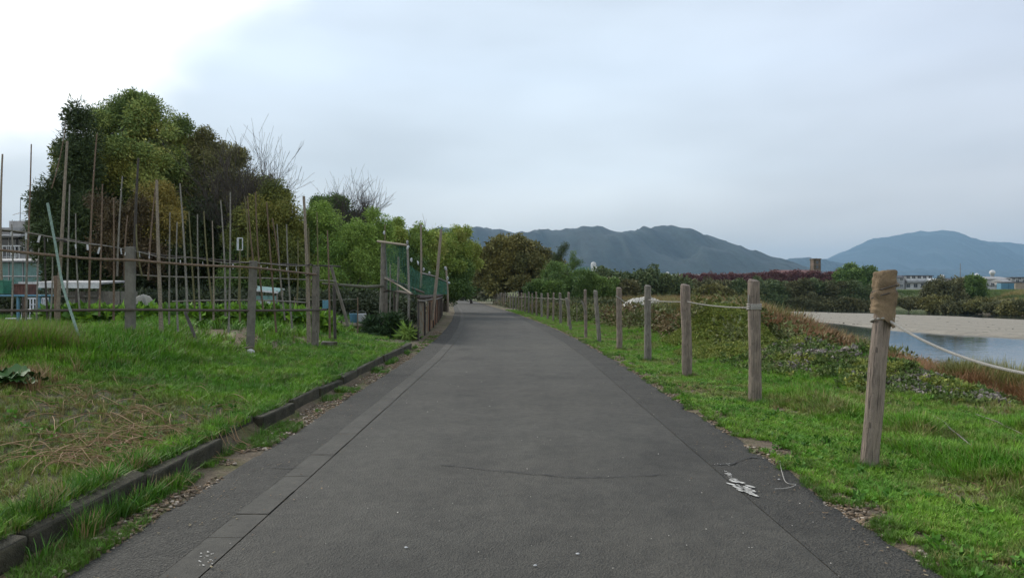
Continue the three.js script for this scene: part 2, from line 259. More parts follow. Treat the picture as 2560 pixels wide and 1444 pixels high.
// ------------------------------------------------------------------ the road
const road = structure('road', 'grey asphalt path curving away between the grass verges', 'road');
function strip(d0, d1, o0, o1, nx, step, edge = [0, 0], y = 0, shade = 0.45, seed = 1) {
  const pos = [], uv = [], col = [], idx = []; const rows = []; let d = d0; while (d < d1 - 1e-6) { rows.push(d); d += step * Math.max(1, d / 9); } rows.push(d1);
  const off = [...Array(nx + 1).keys()].map(i => [i / nx, 0]); const cols = edge[0] || edge[1] ? [[0, edge[0] ? -0.055 : 0], ...off, [1, edge[1] ? -0.055 : 0]] : off;
  rows.forEach((d, j) => { const e0 = edge[0] * (0.6 * n3(d * 1.3, seed, 1) + 0.5 * n3(d * 4.7, seed, 2) + 0.3 * n3(d * 12, seed, 3)), e1 = edge[1] * (0.6 * n3(d * 1.3, seed, 4) + 0.5 * n3(d * 4.7, seed, 5) + 0.3 * n3(d * 12, seed, 8)); cols.forEach(([t, dy], i) => {
    const r = lerp(o0 + e0, o1 + e1, t), x = cx(d) + r; pos.push(x, y + dy + 0.004 * n3(x * 0.8, 1, d * 0.8), -d); uv.push(x, -d);
    const v = 1 + shade * fbm(x * 0.5 + seed, 2, d * 0.22, 4) + 0.3 * fbm(x * 2.3, 6, d * 1.6, 4) - 0.3 * smooth(0.22, 0.34, fbm(x * 1.1 + 8, 3, d * 0.7, 4)), w = 1 + 0.05 * fbm(x * 0.4, 9, d * 0.3, 2); col.push(v * w, v, v / w);
    if (i && j) { const n = cols.length, A = (j - 1) * n + i - 1, B = A + 1, D = A + n, E = D + 1; idx.push(A, B, D, B, E, D); }
  }); });
  return geom(pos, idx, uv, col);
}
part(road, 'road_surface', strip(-9, 240, -1.599, 1.679, 40, 0.1), M.asphalt);
part(road, 'road_edge', strip(-9, 240, -2.30, -1.817, 5, 0.1, [0.1, 0], 0.002, 0.3, 4), M.asphaltEdge);
part(road, 'road_edge', strip(-9, 240, 1.686, 2.26, 6, 0.08, [0, 0.17], -0.002, 0.35, 9), M.asphaltEdge);
{ const r = rng(5); let d = -3; while (d < 30) { const l = 0.28 + 0.5 * r(); part(road, 'patch_slab', strip(d, d + l - 0.006, -1.812, -1.604, 2, 0.1, [0, 0], 0.003 + 0.004 * r(), 0.3, d), M.patch); d += l; } part(road, 'patch_strip', strip(30, 110, -1.812, -1.604, 2, 0.4, [0, 0], 0.003, 0.3, 3), M.patch); }
function ribbon(pts, w, y, seed) { const pos = [], uv = [], idx = []; const full = []; for (let i = 0; i + 1 < pts.length; i++) { const n = Math.ceil(pts[i].distanceTo(pts[i + 1]) / 0.03); for (let k = 0; k < n; k++) full.push(pts[i].clone().lerp(pts[i + 1], k / n)); } full.push(pts[pts.length - 1]); full.forEach((p, i) => { const t = i / (full.length - 1), ww = w * (0.25 + Math.abs(n3(i * 0.21, seed, 0)) * 1.8) * Math.min(1, 6 * t + 0.1, 6 * (1 - t) + 0.1), j = 0.035 * n3(i * 0.13, seed, 4) + 0.012 * n3(i * 0.6, seed, 6); pos.push(p.x, y, p.z + j - ww, p.x, y, p.z + j + ww); uv.push(p.x, p.z - ww, p.x, p.z + ww); if (i) { const a = i * 2; idx.push(a - 2, a - 1, a, a - 1, a + 1, a); } }); return geom(pos, idx, uv); }
part(road, 'crack', ribbon([G(1060, 1158), G(1250, 1178), G(1440, 1194), G(1560, 1190), G(1716, 1186)], 0.010, 0.006, 1), M.tar);
part(road, 'crack', ribbon([G(1776, 1163), G(1830, 1160), G(1875, 1142), G(1915, 1146)], 0.012, 0.006, 3), M.tar);
part(road, 'crack', ribbon([G(1772, 1177), G(1812, 1174)], 0.006, 0.006, 5), M.tar);
part(road, 'crack', ribbon([G(640, 1170), G(760, 1172)], 0.005, 0.012, 6), M.tar);
{ // worn white paint: flakes of it still on the asphalt
  const r = rng(9), list = []; const flake = (p, s, st) => { const n = 9, pos = [p.x, 0.0075, p.z], uv = [p.x, p.z], idx = []; for (let k = 0; k < n; k++) { const a = k / n * 2 * Math.PI, q = s * (0.5 + 0.7 * r()); pos.push(p.x + Math.cos(a) * q + Math.sin(a) * q * st * 0.5, 0.0075, p.z + Math.sin(a) * q * st); uv.push(p.x + q, p.z + q); idx.push(0, 1 + (k + 1) % n, 1 + k); } list.push(geom(pos, idx, uv)); };
  for (let k = 0; k < 26; k++) { const t = r(); flake(G(lerp(1832, 1885, t) + (r() - 0.5) * 24, lerp(1208, 1232, t) + (r() - 0.5) * 16), 0.008 + 0.022 * r(), 1.6); }
  for (let k = 0; k < 22; k++) { const t = r(); flake(G(lerp(1812, 1840, t) + (r() - 0.5) * 10, lerp(1180, 1205, t) + (r() - 0.5) * 6), 0.004 + 0.007 * r(), 2); }
  for (let k = 0; k < 12; k++) flake(G(1785 + 40 * r(), 1159 + 5 * r()), 0.004 + 0.006 * r(), 0.6);
  part(road, 'paint_mark', merge(list), M.paint, 'flaking white paint on the asphalt edge');
  const sp = []; for (let k = 0; k < 16; k++) { list.length = 0; flake(G(495 + 40 * r(), 1380 + 40 * r()), 0.003 + 0.006 * r(), 1); sp.push(list[0]); } part(road, 'paint_speck', merge(sp), M.paint);
}
{ // kerb on the bank side: separate stones, some out of line
  const kerb = structure('kerb', 'mossy concrete kerb stones along the grass bank', 'kerb'); const r = rng(21); let d = 1.2;
  while (d < 17.2) { const l = 0.95 + 0.35 * r(), m = d + l / 2, off = (d > 5.3 && d < 6.2 ? 0.07 : 0) + 0.05 * (r() - 0.5), g = rbox(0.13, 0.25, l - 0.02, 0.02, 0, 0, 0, d, 0.045); const s = part(kerb, 'kerb_stone', g, M.kerb); s.position.set(cx(m) - 2.66 - off, 0.062 - 0.03 * r(), -m); s.rotation.set(0.03 * (r() - 0.5), 0.05 * (r() - 0.5), 0.18 * (r() - 0.5)); d += l; }
}
// ------------------------------------------------------------------ river, sandbar, mountains
solo('river_water', (() => { const g = new THREE.PlaneGeometry(180, 170, 1, 1); g.rotateX(-Math.PI / 2); g.translate(100, -2.0, -80); const p = g.attributes.position, uv = g.attributes.uv; for (let i = 0; i < p.count; i++) uv.setXY(i, p.getX(i), p.getZ(i)); return g; })(), M.water, 'calm grey river water mirroring the far bank', 'river', null, 'structure');
{
  const outline = [G(1720, 779, -1.8), G(1890, 789, -1.8), G(2060, 801, -1.8), G(2240, 821, -1.8), G(2350, 829, -1.8), G(2560, 838, -1.8), G(2900, 850, -1.8), G(2900, 812, -1.8), G(2560, 797, -1.8), G(2400, 790, -1.8), G(2230, 784.5, -1.8), G(2000, 778, -1.8), G(1860, 774.5, -1.8), G(1720, 774, -1.8)];
  const sh = outline.map(p => [p.x, -p.z]);
  const sd = (x, d) => { let ins = false, m = 1e9; for (let i = 0, j = sh.length - 1; i < sh.length; j = i++) { const [xi, yi] = sh[i], [xj, yj] = sh[j]; if ((yi > d) !== (yj > d) && x < (xj - xi) * (d - yi) / (yj - yi) + xi) ins = !ins; const t = clamp(((x - xi) * (xj - xi) + (d - yi) * (yj - yi)) / ((xj - xi) ** 2 + (yj - yi) ** 2)); m = Math.min(m, Math.hypot(x - xi - t * (xj - xi), d - yi - t * (yj - yi))); } return ins ? m : -m; };
  const pos = [], uv = [], idx = [], W = 130, Hh = 110; for (let j = 0; j <= Hh; j++) for (let i = 0; i <= W; i++) { const x = 28 + i * 0.75, d = 44 + j * 1.0, s = sd(x, d) + 1.6 * fbm(x * 0.16, 2, d * 0.16, 4); pos.push(x, -2.0 + clamp(0.12 * s, -0.5, 0.22) + 0.03 * n3(x * 0.3, 4, d * 0.3), -d); uv.push(x, d); if (i && j) { const A = (j - 1) * (W + 1) + i - 1, B = A + 1, D = A + W + 1, E = D + 1; if ([A, B, D, E].some(q => pos[q * 3 + 1] > -2.35)) idx.push(A, B, D, B, E, D); } }
  { const r = rng(61), ms = [], cs = []; for (let k = 0; k < 2400; k++) { const x = 30 + 90 * r(), d = 46 + 100 * r(), e = sd(x, d); if (e < 0.5 || (e > 3 && r() < 0.7)) continue; const q = 0.04 + 0.12 * r() * r(); ms.push(new THREE.Matrix4().compose(V(x, -1.8 + (e < 2 ? -0.08 : 0.02), -d), new THREE.Quaternion().setFromEuler(new THREE.Euler(0, r() * 6.3, 0)), V(q * (1 + 4 * r() * r()), q * 0.5, q))); const v = 0.08 + 0.14 * r(); cs.push(C(v, v * 0.9, v * 0.75)); } const b = instanced('drift_debris', new THREE.IcosahedronGeometry(1, 0), M.litter, ms, cs); tag(b, 'drift debris and pebbles strewn over the sandbar', 'debris', null, 'stuff'); scene.add(b); }
  solo('sandbar', geom(pos, idx, uv), M.sand, 'long pale sandbar lying across the river', 'sandbar', null, 'structure');
}
function mountain(name, label, d, prof, depth, seed, dv = 30) {
  const top = table(prof), x0 = prof[0][0], x1 = prof[prof.length - 1][0], pos = [], uv = [], idx = [], U = 420;
  for (let j = 0; j <= dv; j++) for (let i = 0; i <= U; i++) {
    const px = lerp(x0, x1, i / U), t = j / dv * 2 - 1, X = (px - 1280) / F * d, D = d + t * depth, hh = Math.max(0, (HZ - top(px)) / F * d);
    const fall = Math.pow(Math.cos(t * Math.PI / 2), 1.25), rid = 0.75 * (0.42 - Math.abs(fbm(X * 4.6 / depth + seed, seed, D * 2.0 / depth, 5)) * 2.2);
    pos.push(X + 0.1 * depth * t * rid, hh * fall * (1 + 1.1 * rid * Math.abs(t)) + (Math.abs(t) < 0.12 ? d * 0.009 * fbm(X / (d * 0.011), 3, seed, 5) : 0) + 1.5, -D); uv.push(X / 420, D / 420);
    if (i && j) { const A = (j - 1) * (U + 1) + i - 1, B = A + 1, E = A + U + 1; idx.push(A, B, E, B, E + 1, E); }
  }
  return solo(name, geom(pos, idx, uv), M.forest, label, 'mountain', null, 'structure');
}
mountain('mountain', 'long dark wooded mountain ridge beyond the trees', 3800, [[560, 735], [760, 640], [960, 592], [1080, 583], [1150, 577], [1190, 576], [1240, 582], [1290, 584], [1330, 580], [1370, 585], [1420, 583], [1450, 577], [1480, 574], [1520, 580], [1545, 584], [1580, 578], [1600, 583], [1635, 574], [1665, 578], [1700, 590], [1760, 612], [1820, 635], [1880, 660], [1950, 690], [2020, 712], [2080, 735]], 1500, 2);
mountain('mountain', 'paler lower shoulder of the ridge sloping to a saddle', 5600, [[1560, 735], [1640, 640], [1700, 600], [1760, 620], [1820, 638], [1880, 650], [1925, 657], [1950, 664], [1990, 690], [2060, 735]], 1300, 5);
mountain('mountain', 'small rounded hill in the saddle between two mountains', 6200, [[1840, 735], [1880, 690], [1920, 662], [1960, 650], [1995, 646], [2030, 648], [2070, 656], [2110, 668], [2150, 690], [2200, 735]], 900, 8);
mountain('mountain', 'pale blue broad mountain with a knobbed summit', 9500, [[1980, 735], [2030, 672], [2075, 652], [2098, 652], [2130, 632], [2160, 615], [2190, 602], [2230, 592], [2275, 588], [2300, 584], [2318, 586], [2335, 594], [2370, 600], [2410, 608], [2430, 609], [2445, 612], [2470, 623], [2500, 627], [2525, 626], [2545, 633], [2580, 645], [2700, 690], [2850, 735]], 2600, 11);
mountain('mountain', 'low dark hill at the foot of the pale blue mountain', 6800, [[2120, 735], [2180, 695], [2240, 680], [2330, 675], [2420, 676], [2500, 678], [2600, 672], [2750, 690], [2900, 735]], 700, 14);

// ------------------------------------------------------------------ plants: leaf clumps, crowns, limbs, grass tufts
function leafClump(seed, n, L, W, R, droop = 0) {
  const r = rng(seed), pos = [], idx = [], nor = [];
  for (let k = 0; k < n; k++) {
    const u = r() * 2 - 1, a = r() * 6.283, q = Math.cbrt(r()) * R, s = Math.sqrt(1 - u * u), c = V(s * Math.cos(a), u, s * Math.sin(a)), o = c.clone().multiplyScalar(q);
    const dir = c.clone().add(V(r() - 0.5, r() - 0.5 - droop, r() - 0.5).multiplyScalar(1.6)).normalize(), side = V().crossVectors(dir, V(r() - 0.5, r() + 0.2, r() - 0.5)).normalize(), l = L * (0.6 + 0.8 * r()), w = W * (0.6 + 0.8 * r()), nn = V().crossVectors(side, dir), b = pos.length / 3;
    const m = o.clone().addScaledVector(dir, l * 0.45), e = o.clone().addScaledVector(dir, l).addScaledVector(nn, -l * 0.15);
    for (const p of [o, m.clone().addScaledVector(side, w / 2), m.clone().addScaledVector(side, -w / 2), e]) pos.push(p.x, p.y, p.z);
    idx.push(b, b + 1, b + 2, b + 1, b + 3, b + 2);
  }
  return geom(pos, idx);
}
const clumps = [leafClump(1, 64, 0.12, 0.06, 0.36), leafClump(2, 64, 0.105, 0.07, 0.38), leafClump(3, 56, 0.14, 0.05, 0.38, 0.5)];
const needles = [leafClump(4, 44, 0.2, 0.03, 0.3), leafClump(5, 44, 0.22, 0.035, 0.32, 0.4)];
const sprays = [leafClump(6, 40, 0.13, 0.05, 0.44), leafClump(7, 36, 0.12, 0.045, 0.48)];
const far = [leafClump(8, 48, 0.18, 0.12, 0.42), leafClump(9, 48, 0.17, 0.12, 0.4)];
function instanced(name, geo, mat, mats, cols) { const m = new THREE.InstancedMesh(geo, mat, mats.length); m.name = name; mats.forEach((q, i) => { m.setMatrixAt(i, q); m.setColorAt(i, cols[i]); }); m.castShadow = m.receiveShadow = true; m.userData.kind = 'stuff'; return m; }
const Q = (r) => new THREE.Quaternion(r() - 0.5, r() - 0.5, r() - 0.5, r() - 0.5).normalize();
/** Leaves through the volume of a crown made of lobes [x, y, z, rx, ry, rz, weight, palette], with gaps. */
function crown(parent, name, lobes, n, geos, size, palettes, seed, o = {}) {
  const r = rng(seed), rl = rng(seed + 7); const big = lobes; lobes = [];
  for (const L of big) { if (o.whole) { lobes.push(L); continue; } lobes.push([L[0], L[1], L[2], L[3] * 0.66, L[4] * 0.66, L[5] * 0.66, (L[6] ?? 1) * 0.75, L[7]]); for (let k = 0; k < 15; k++) { const u = rl() * 1.7 - 0.7, a = rl() * 6.283, q = Math.sqrt(Math.max(0, 1 - u * u)), f = 0.13 + 0.22 * rl() * (0.4 + 0.6 * rl()) * 1.3, e = 0.74 + 0.4 * rl(); lobes.push([L[0] + Math.cos(a) * q * L[3] * e, L[1] + u * L[4] * e, L[2] + Math.sin(a) * q * L[5] * e, L[3] * f, L[4] * f * 0.8, L[5] * f, (L[6] ?? 1) * 0.8, L[7]]); } }
  const reach = Math.max(...big.map(l => Math.min(l[3], l[4]))); const gap = o.gap ?? 0.12, gf = o.freq ?? 0.9, sets = geos.map(() => [[], []]);
  const w = lobes.map(l => (l[6] ?? 1) * Math.pow(l[3] * l[4] * l[5], 0.62)), tot = w.reduce((a, b) => a + b, 0);
  let made = 0, tries = 0;
  while (made < n && tries++ < n * 6) {
    let t = r() * tot, li = 0; while (t > w[li] && li < lobes.length - 1) t -= w[li++];
    const L = lobes[li], u = r() * 2 - 1, a = r() * 6.283, s = Math.sqrt(1 - u * u), dx = s * Math.cos(a), dz = s * Math.sin(a);
    const bump = 1 + (o.bump ?? 0.35) * fbm(dx * 1.8 + li * 5 + seed, u * 1.8, dz * 1.8, 3) * 2, q = (1 - Math.pow(r(), 0.6) * (o.deep ?? 0.5)) * bump;
    const stray = r() < 0.07 ? 1.1 + 0.45 * r() : 1; let x = L[0] + dx * L[3] * q * stray, y = L[1] + u * L[4] * q * stray, z = L[2] + dz * L[5] * q * stray; { const f = 0.5 / size + 0.25, am = Math.min(1.1 * size, 0.3 * reach), wx = fbm(x * f + 3, y * f, z * f + seed, 3), wy = fbm(x * f + 13, y * f + 7, z * f + seed, 3), wz = fbm(x * f + 23, y * f, z * f + seed + 5, 3); x += wx * am; y += wy * am; z += wz * am; }
    if (y < (o.floor ?? 0.1)) continue;
    if (n3(x * gf + seed, y * gf, z * gf) < -0.5 + gap * 2) { if (r() < 0.85) continue; }
    const k = Math.floor(r() * geos.length), sc = (stray > 1 ? 0.7 : 1) * size * (0.5 + 0.55 * r() + 0.65 * r() * r());
    sets[k][0].push(new THREE.Matrix4().compose(V(x, y, z), Q(r), V(sc, sc * (o.flat ?? 1), sc)));
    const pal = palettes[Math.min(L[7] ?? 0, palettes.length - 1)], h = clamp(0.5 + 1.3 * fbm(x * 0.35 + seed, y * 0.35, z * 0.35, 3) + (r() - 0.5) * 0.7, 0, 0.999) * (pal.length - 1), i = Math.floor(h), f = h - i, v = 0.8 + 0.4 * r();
    sets[k][1].push(C(...[0, 1, 2].map(c => lerp(pal[i][c], pal[i + 1][c], f) * v))); made++;
  }
  const g = o.mat ?? M.leaf; sets.forEach(([m, c], k) => { if (m.length) parent.add(instanced(name, geos[k], g, m, c)); });
}
function branches(base, dirv, len, rad, levels, r, out, o = {}) {
  const pts = [], rr = [], seg = levels > 1 ? 5 : 3; let p = base.clone(), dv = dirv.clone().normalize();
  for (let i = 0; i <= seg; i++) { pts.push(p.clone()); rr.push(Math.max(o.min ?? 0.006, rad * (1 - 0.6 * i / seg))); dv.add(V(r() - 0.5, (r() - 0.5) * 0.7 + (o.up ?? 0.08), r() - 0.5).multiplyScalar(o.wander ?? 0.35)).normalize(); p.addScaledVector(dv, len / seg); }
  out.push(limb(pts, rr, rad > 0.08 ? 9 : rad > 0.03 ? 6 : 4, rad > 0.08 ? 0.12 : 0, Math.floor(r() * 50), false));
  if (!levels) return;
  const n = o.kids ? o.kids(levels) : 3; for (let k = 0; k < n; k++) { const t = 0.35 + 0.65 * (k + r()) / n, i = Math.min(seg - 1, Math.floor(t * seg)), b = pts[i].clone().lerp(pts[i + 1], t * seg - i); const dn = pts[i + 1].clone().sub(pts[i]).normalize().multiplyScalar(1.0).add(V(r() - 0.5, (r() - 0.35) * 0.8, r() - 0.5).multiplyScalar(o.spread ?? 1.7)).normalize(); branches(b, dn, len * (0.5 + 0.3 * r()), rr[i] * 0.6, levels - 1, r, out, o); }
}
function trunkTo(parent, base, lobes, rad, seed, mat = M.bark) {
  const r = rng(seed), out = [], top = V(0, 0, 0); lobes.forEach(l => top.add(V(l[0], l[1], l[2]))); top.divideScalar(lobes.length); const fork = base.clone().lerp(top, 0.45); fork.y = lerp(base.y, top.y, 0.4);
  const bend = base.clone().lerp(fork, 0.5).add(V((r() - 0.5) * 0.3, 0, (r() - 0.5) * 0.3)), low = base.clone(); low.y -= 0.3;
  out.push(limb([low, base.clone().add(V(0, 0.15, 0)), bend, fork], [rad * 1.5, rad * 1.15, rad * 0.95, rad * 0.8], 10, 0.15, seed));
  lobes.forEach((l, i) => { const e = V(l[0], l[1] + l[4] * 0.35, l[2]), m = fork.clone().lerp(e, 0.5).add(V((r() - 0.5), 0.2, (r() - 0.5)).multiplyScalar(0.5)); out.push(limb([fork, m, e], [rad * 0.6, rad * 0.4, rad * 0.12], 7, 0.1, seed + i)); for (let k = 0; k < 4; k++) { const dir = V(r() - 0.5, r() * 0.6, r() - 0.5).normalize(); branches(m.clone().lerp(e, r()), dir, Math.min(l[3], l[4]) * 0.9, rad * 0.22, 1, r, out, { kids: () => 3 }); } });
  return part(parent, 'trunk', merge(out), mat);
}
// palettes (linear base colours)
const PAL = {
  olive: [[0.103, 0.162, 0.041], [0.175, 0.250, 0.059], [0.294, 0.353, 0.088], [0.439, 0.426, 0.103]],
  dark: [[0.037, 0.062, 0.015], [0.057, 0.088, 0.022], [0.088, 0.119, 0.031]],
  brownOlive: [[0.112, 0.122, 0.045], [0.174, 0.174, 0.061], [0.235, 0.214, 0.074], [0.163, 0.194, 0.056]],
  yellow: [[0.140, 0.133, 0.028], [0.234, 0.196, 0.040], [0.328, 0.250, 0.055]],
  rust: [[0.07, 0.05, 0.02], [0.10, 0.068, 0.026], [0.11, 0.09, 0.034]],
  fresh: [[0.103, 0.190, 0.031], [0.172, 0.284, 0.041], [0.259, 0.362, 0.061], [0.190, 0.293, 0.052]],
  mid: [[0.065, 0.122, 0.029], [0.105, 0.179, 0.035], [0.163, 0.244, 0.048]],
  lime: [[0.145, 0.219, 0.036], [0.237, 0.328, 0.054], [0.347, 0.392, 0.074], [0.292, 0.292, 0.074]],
  tan: [[0.105, 0.11, 0.03], [0.15, 0.14, 0.038], [0.19, 0.165, 0.045], [0.12, 0.13, 0.032]],
  red: [[0.113, 0.041, 0.045], [0.164, 0.063, 0.063], [0.135, 0.075, 0.060]],
  farGreen: [[0.067, 0.105, 0.033], [0.098, 0.135, 0.045], [0.128, 0.158, 0.053]],
  farOlive: [[0.084, 0.090, 0.034], [0.114, 0.114, 0.042], [0.144, 0.132, 0.048]],
};
/** A lobe of a crown read from the photograph's outline: pixel centre and half sizes at a depth. */
const lobe = (px, py, hw, hh, d, pal = 0, w = 1, dz = 0) => { const p = P(px, py, d); return [p.x, p.y, p.z + dz, hw / F * d, hh / F * d, Math.min(hw, hh * 1.2) / F * d, w, pal]; };
function tree(name, label, cat, px, d, lobes, o) {
  const x = (px - 1280) / F * d, z = -d, base = V(x, H(x, z), z), t = thing(name, label, cat, [base.x, base.y, base.z], 0, o.group);
  const loc = lobes.map(l => [l[0] - base.x, l[1] - base.y, l[2] - base.z, ...l.slice(3)]);
  if (o.trunk !== 0) trunkTo(t, V(0, 0, 0), loc, o.trunk ?? 0.2, o.seed);
  crown(t, o.part ?? 'crown', loc, o.n, o.geos ?? clumps, o.size ?? 1, o.pal, o.seed, o);
  return t;
}
function bareTree(name, label, px, d, height, spread, o = {}) {
  const x = (px - 1280) / F * d, z = -d, y = H(x, z), t = thing(name, label, 'tree', [x, y, z]), r = rng(o.seed), out = [];
  const th = height * (o.fork ?? 0.35), lean = o.lean ?? 0; out.push(limb([V(0, -0.3, 0), V(lean * 0.2, th * 0.5, 0), V(lean * 0.5, th, 0)], [0.24, 0.19, 0.16], 10, 0.12, o.seed)); part(t, 'trunk', merge(out), M.bark);
  const tw = []; const n = o.n ?? 9; for (let k = 0; k < n; k++) { const a = k / n * 6.283 + r(), s = spread * (0.35 + 0.65 * r()); const dir = V(Math.cos(a) * s + lean * 0.35, 1, Math.sin(a) * s).normalize(); branches(V(lean * 0.35, th * (0.6 + 0.4 * k / n), 0), dir, height * (0.36 + 0.16 * r()), 0.036, 3, r, tw, { kids: l => (l === 3 ? 6 : l === 2 ? 5 : 4), wander: 0.28, spread: 1.35, up: 0.1, min: 0.006 }); }
  part(t, 'branches', merge(tw), M.twig); return t;
}
// ---- the trees left of the path
tree('evergreen_tree', 'tall dark evergreen with ragged narrow spires beside the grey house', 'tree', 175, 35, [lobe(205, 420, 28, 150, 35, 0, 0.7), lobe(180, 600, 62, 180, 35, 0, 1.2), lobe(140, 620, 42, 200, 35.5), lobe(104, 560, 20, 110, 36, 0, 0.5), lobe(240, 640, 60, 150, 35)], { n: 3600, geos: [...needles, clumps[0]], size: 1.25, pal: [PAL.dark], seed: 31, trunk: 0.28, gap: 0.16 });
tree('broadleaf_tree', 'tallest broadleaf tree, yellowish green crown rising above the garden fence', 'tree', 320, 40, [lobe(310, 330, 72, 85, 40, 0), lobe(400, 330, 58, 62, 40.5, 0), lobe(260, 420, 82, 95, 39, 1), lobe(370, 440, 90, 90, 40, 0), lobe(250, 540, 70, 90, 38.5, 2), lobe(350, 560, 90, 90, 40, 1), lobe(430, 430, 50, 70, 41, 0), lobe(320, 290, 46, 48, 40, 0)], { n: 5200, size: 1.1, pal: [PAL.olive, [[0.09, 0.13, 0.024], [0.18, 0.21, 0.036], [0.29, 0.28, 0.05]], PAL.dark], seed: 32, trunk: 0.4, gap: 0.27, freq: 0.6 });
tree('brown_shrub', 'rust brown shrub under the tall broadleaf tree', 'shrub', 310, 33, [lobe(285, 570, 55, 85, 33), lobe(340, 610, 55, 90, 33), lobe(390, 560, 45, 95, 34, 1)], { n: 1500, geos: [sprays[0], clumps[2]], size: 0.95, pal: [PAL.rust, PAL.yellow], seed: 33, trunk: 0.12 });
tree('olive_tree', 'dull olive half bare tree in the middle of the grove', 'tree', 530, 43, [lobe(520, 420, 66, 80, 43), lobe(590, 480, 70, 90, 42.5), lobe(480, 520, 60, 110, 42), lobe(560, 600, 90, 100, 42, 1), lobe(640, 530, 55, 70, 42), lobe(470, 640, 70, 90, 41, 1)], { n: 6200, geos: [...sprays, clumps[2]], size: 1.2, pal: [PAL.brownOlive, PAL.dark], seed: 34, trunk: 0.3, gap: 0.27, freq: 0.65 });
bareTree('bare_tree', 'leafless tree with fine upswept twigs at the edge of the grove', 572, 40, 8.0, 0.55, { seed: 41, lean: 0.7, n: 13, fork: 0.38 });
bareTree('bare_tree', 'thin leafless tree with crooked twigs rising out of the olive tree', 530, 44, 8.3, 0.5, { seed: 47, lean: -0.3, n: 7 });
tree('autumn_tree', 'yellow brown autumn tree at the end of the bamboo fence', 'tree', 690, 38, [lobe(700, 560, 48, 70, 38), lobe(640, 600, 60, 90, 37.5), lobe(720, 640, 50, 100, 38), lobe(620, 700, 70, 70, 37, 1), lobe(690, 500, 30, 40, 38.5)], { n: 2700, geos: [clumps[0], sprays[0]], size: 0.95, pal: [[[0.11, 0.14, 0.03], [0.18, 0.20, 0.036], [0.26, 0.23, 0.042]], PAL.mid], seed: 35, trunk: 0.2, gap: 0.22, freq: 0.7 });
tree('round_tree', 'dark round tree beneath leafless branches behind the bright green thicket', 'tree', 840, 52, [lobe(830, 545, 50, 48, 52), lobe(870, 580, 55, 50, 52), lobe(800, 570, 36, 42, 52)], { n: 1700, size: 1.15, pal: [PAL.mid], seed: 36, trunk: 0.25 });
bareTree('bare_tree', 'leafless tree leaning above the bright green thicket', 866, 50, 7.6, 0.55, { seed: 52, lean: 0.5, n: 10, fork: 0.45 });
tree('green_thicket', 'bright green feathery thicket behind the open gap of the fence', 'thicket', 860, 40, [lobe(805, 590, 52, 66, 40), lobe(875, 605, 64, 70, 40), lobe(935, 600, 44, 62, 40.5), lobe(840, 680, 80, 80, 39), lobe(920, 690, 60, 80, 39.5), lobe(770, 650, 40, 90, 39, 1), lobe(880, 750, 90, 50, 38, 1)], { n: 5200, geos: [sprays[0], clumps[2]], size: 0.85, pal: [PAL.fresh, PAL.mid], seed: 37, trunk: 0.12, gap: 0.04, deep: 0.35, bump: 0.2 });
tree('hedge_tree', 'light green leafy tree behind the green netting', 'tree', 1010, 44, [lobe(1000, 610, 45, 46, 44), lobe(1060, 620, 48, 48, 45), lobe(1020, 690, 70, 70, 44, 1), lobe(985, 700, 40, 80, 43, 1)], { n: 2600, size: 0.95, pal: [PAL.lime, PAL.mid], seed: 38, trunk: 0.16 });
tree('hedge_tree', 'rounded bushy tree overhanging the path beyond the rusty sheet fence', 'tree', 1112, 53, [lobe(1115, 620, 48, 48, 53), lobe(1150, 630, 40, 50, 54), lobe(1130, 700, 52, 60, 52, 1), lobe(1165, 655, 30, 40, 56), lobe(1100, 660, 45, 50, 51, 0)], { n: 3000, size: 1.05, pal: [PAL.lime, PAL.mid], seed: 39, trunk: 0.18 });
tree('distant_tree', 'dark tree seen in the gap where the path bends', 'tree', 1178, 105, [lobe(1180, 680, 34, 48, 105), lobe(1150, 690, 40, 48, 105)], { n: 900, geos: far, size: 2.0, pal: [PAL.mid], seed: 40, trunk: 0.2 });
for (const [px, d, hw, hh, seed] of [[1165, 150, 26, 14, 1], [1195, 142, 24, 15, 2], [1228, 136, 26, 16, 3], [1140, 148, 24, 20, 4], [1150, 205, 40, 18, 5], [1205, 200, 36, 20, 6], [1250, 175, 30, 18, 7], [1105, 190, 34, 20, 8]]) tree('verge_bush', 'pale grey green bush closing the view at the bend of the path', 'bush', px, d, [lobe(px, 728, hw, hh, d), lobe(px + 10, 735, hw * 0.8, hh * 0.7, d - 1)], { n: 420, geos: far, size: 1.7, pal: [[[0.08, 0.09, 0.04], [0.12, 0.125, 0.055], [0.15, 0.14, 0.06]]], seed: 400 + seed, trunk: 0.08, group: 'bushes at the bend of the path' });
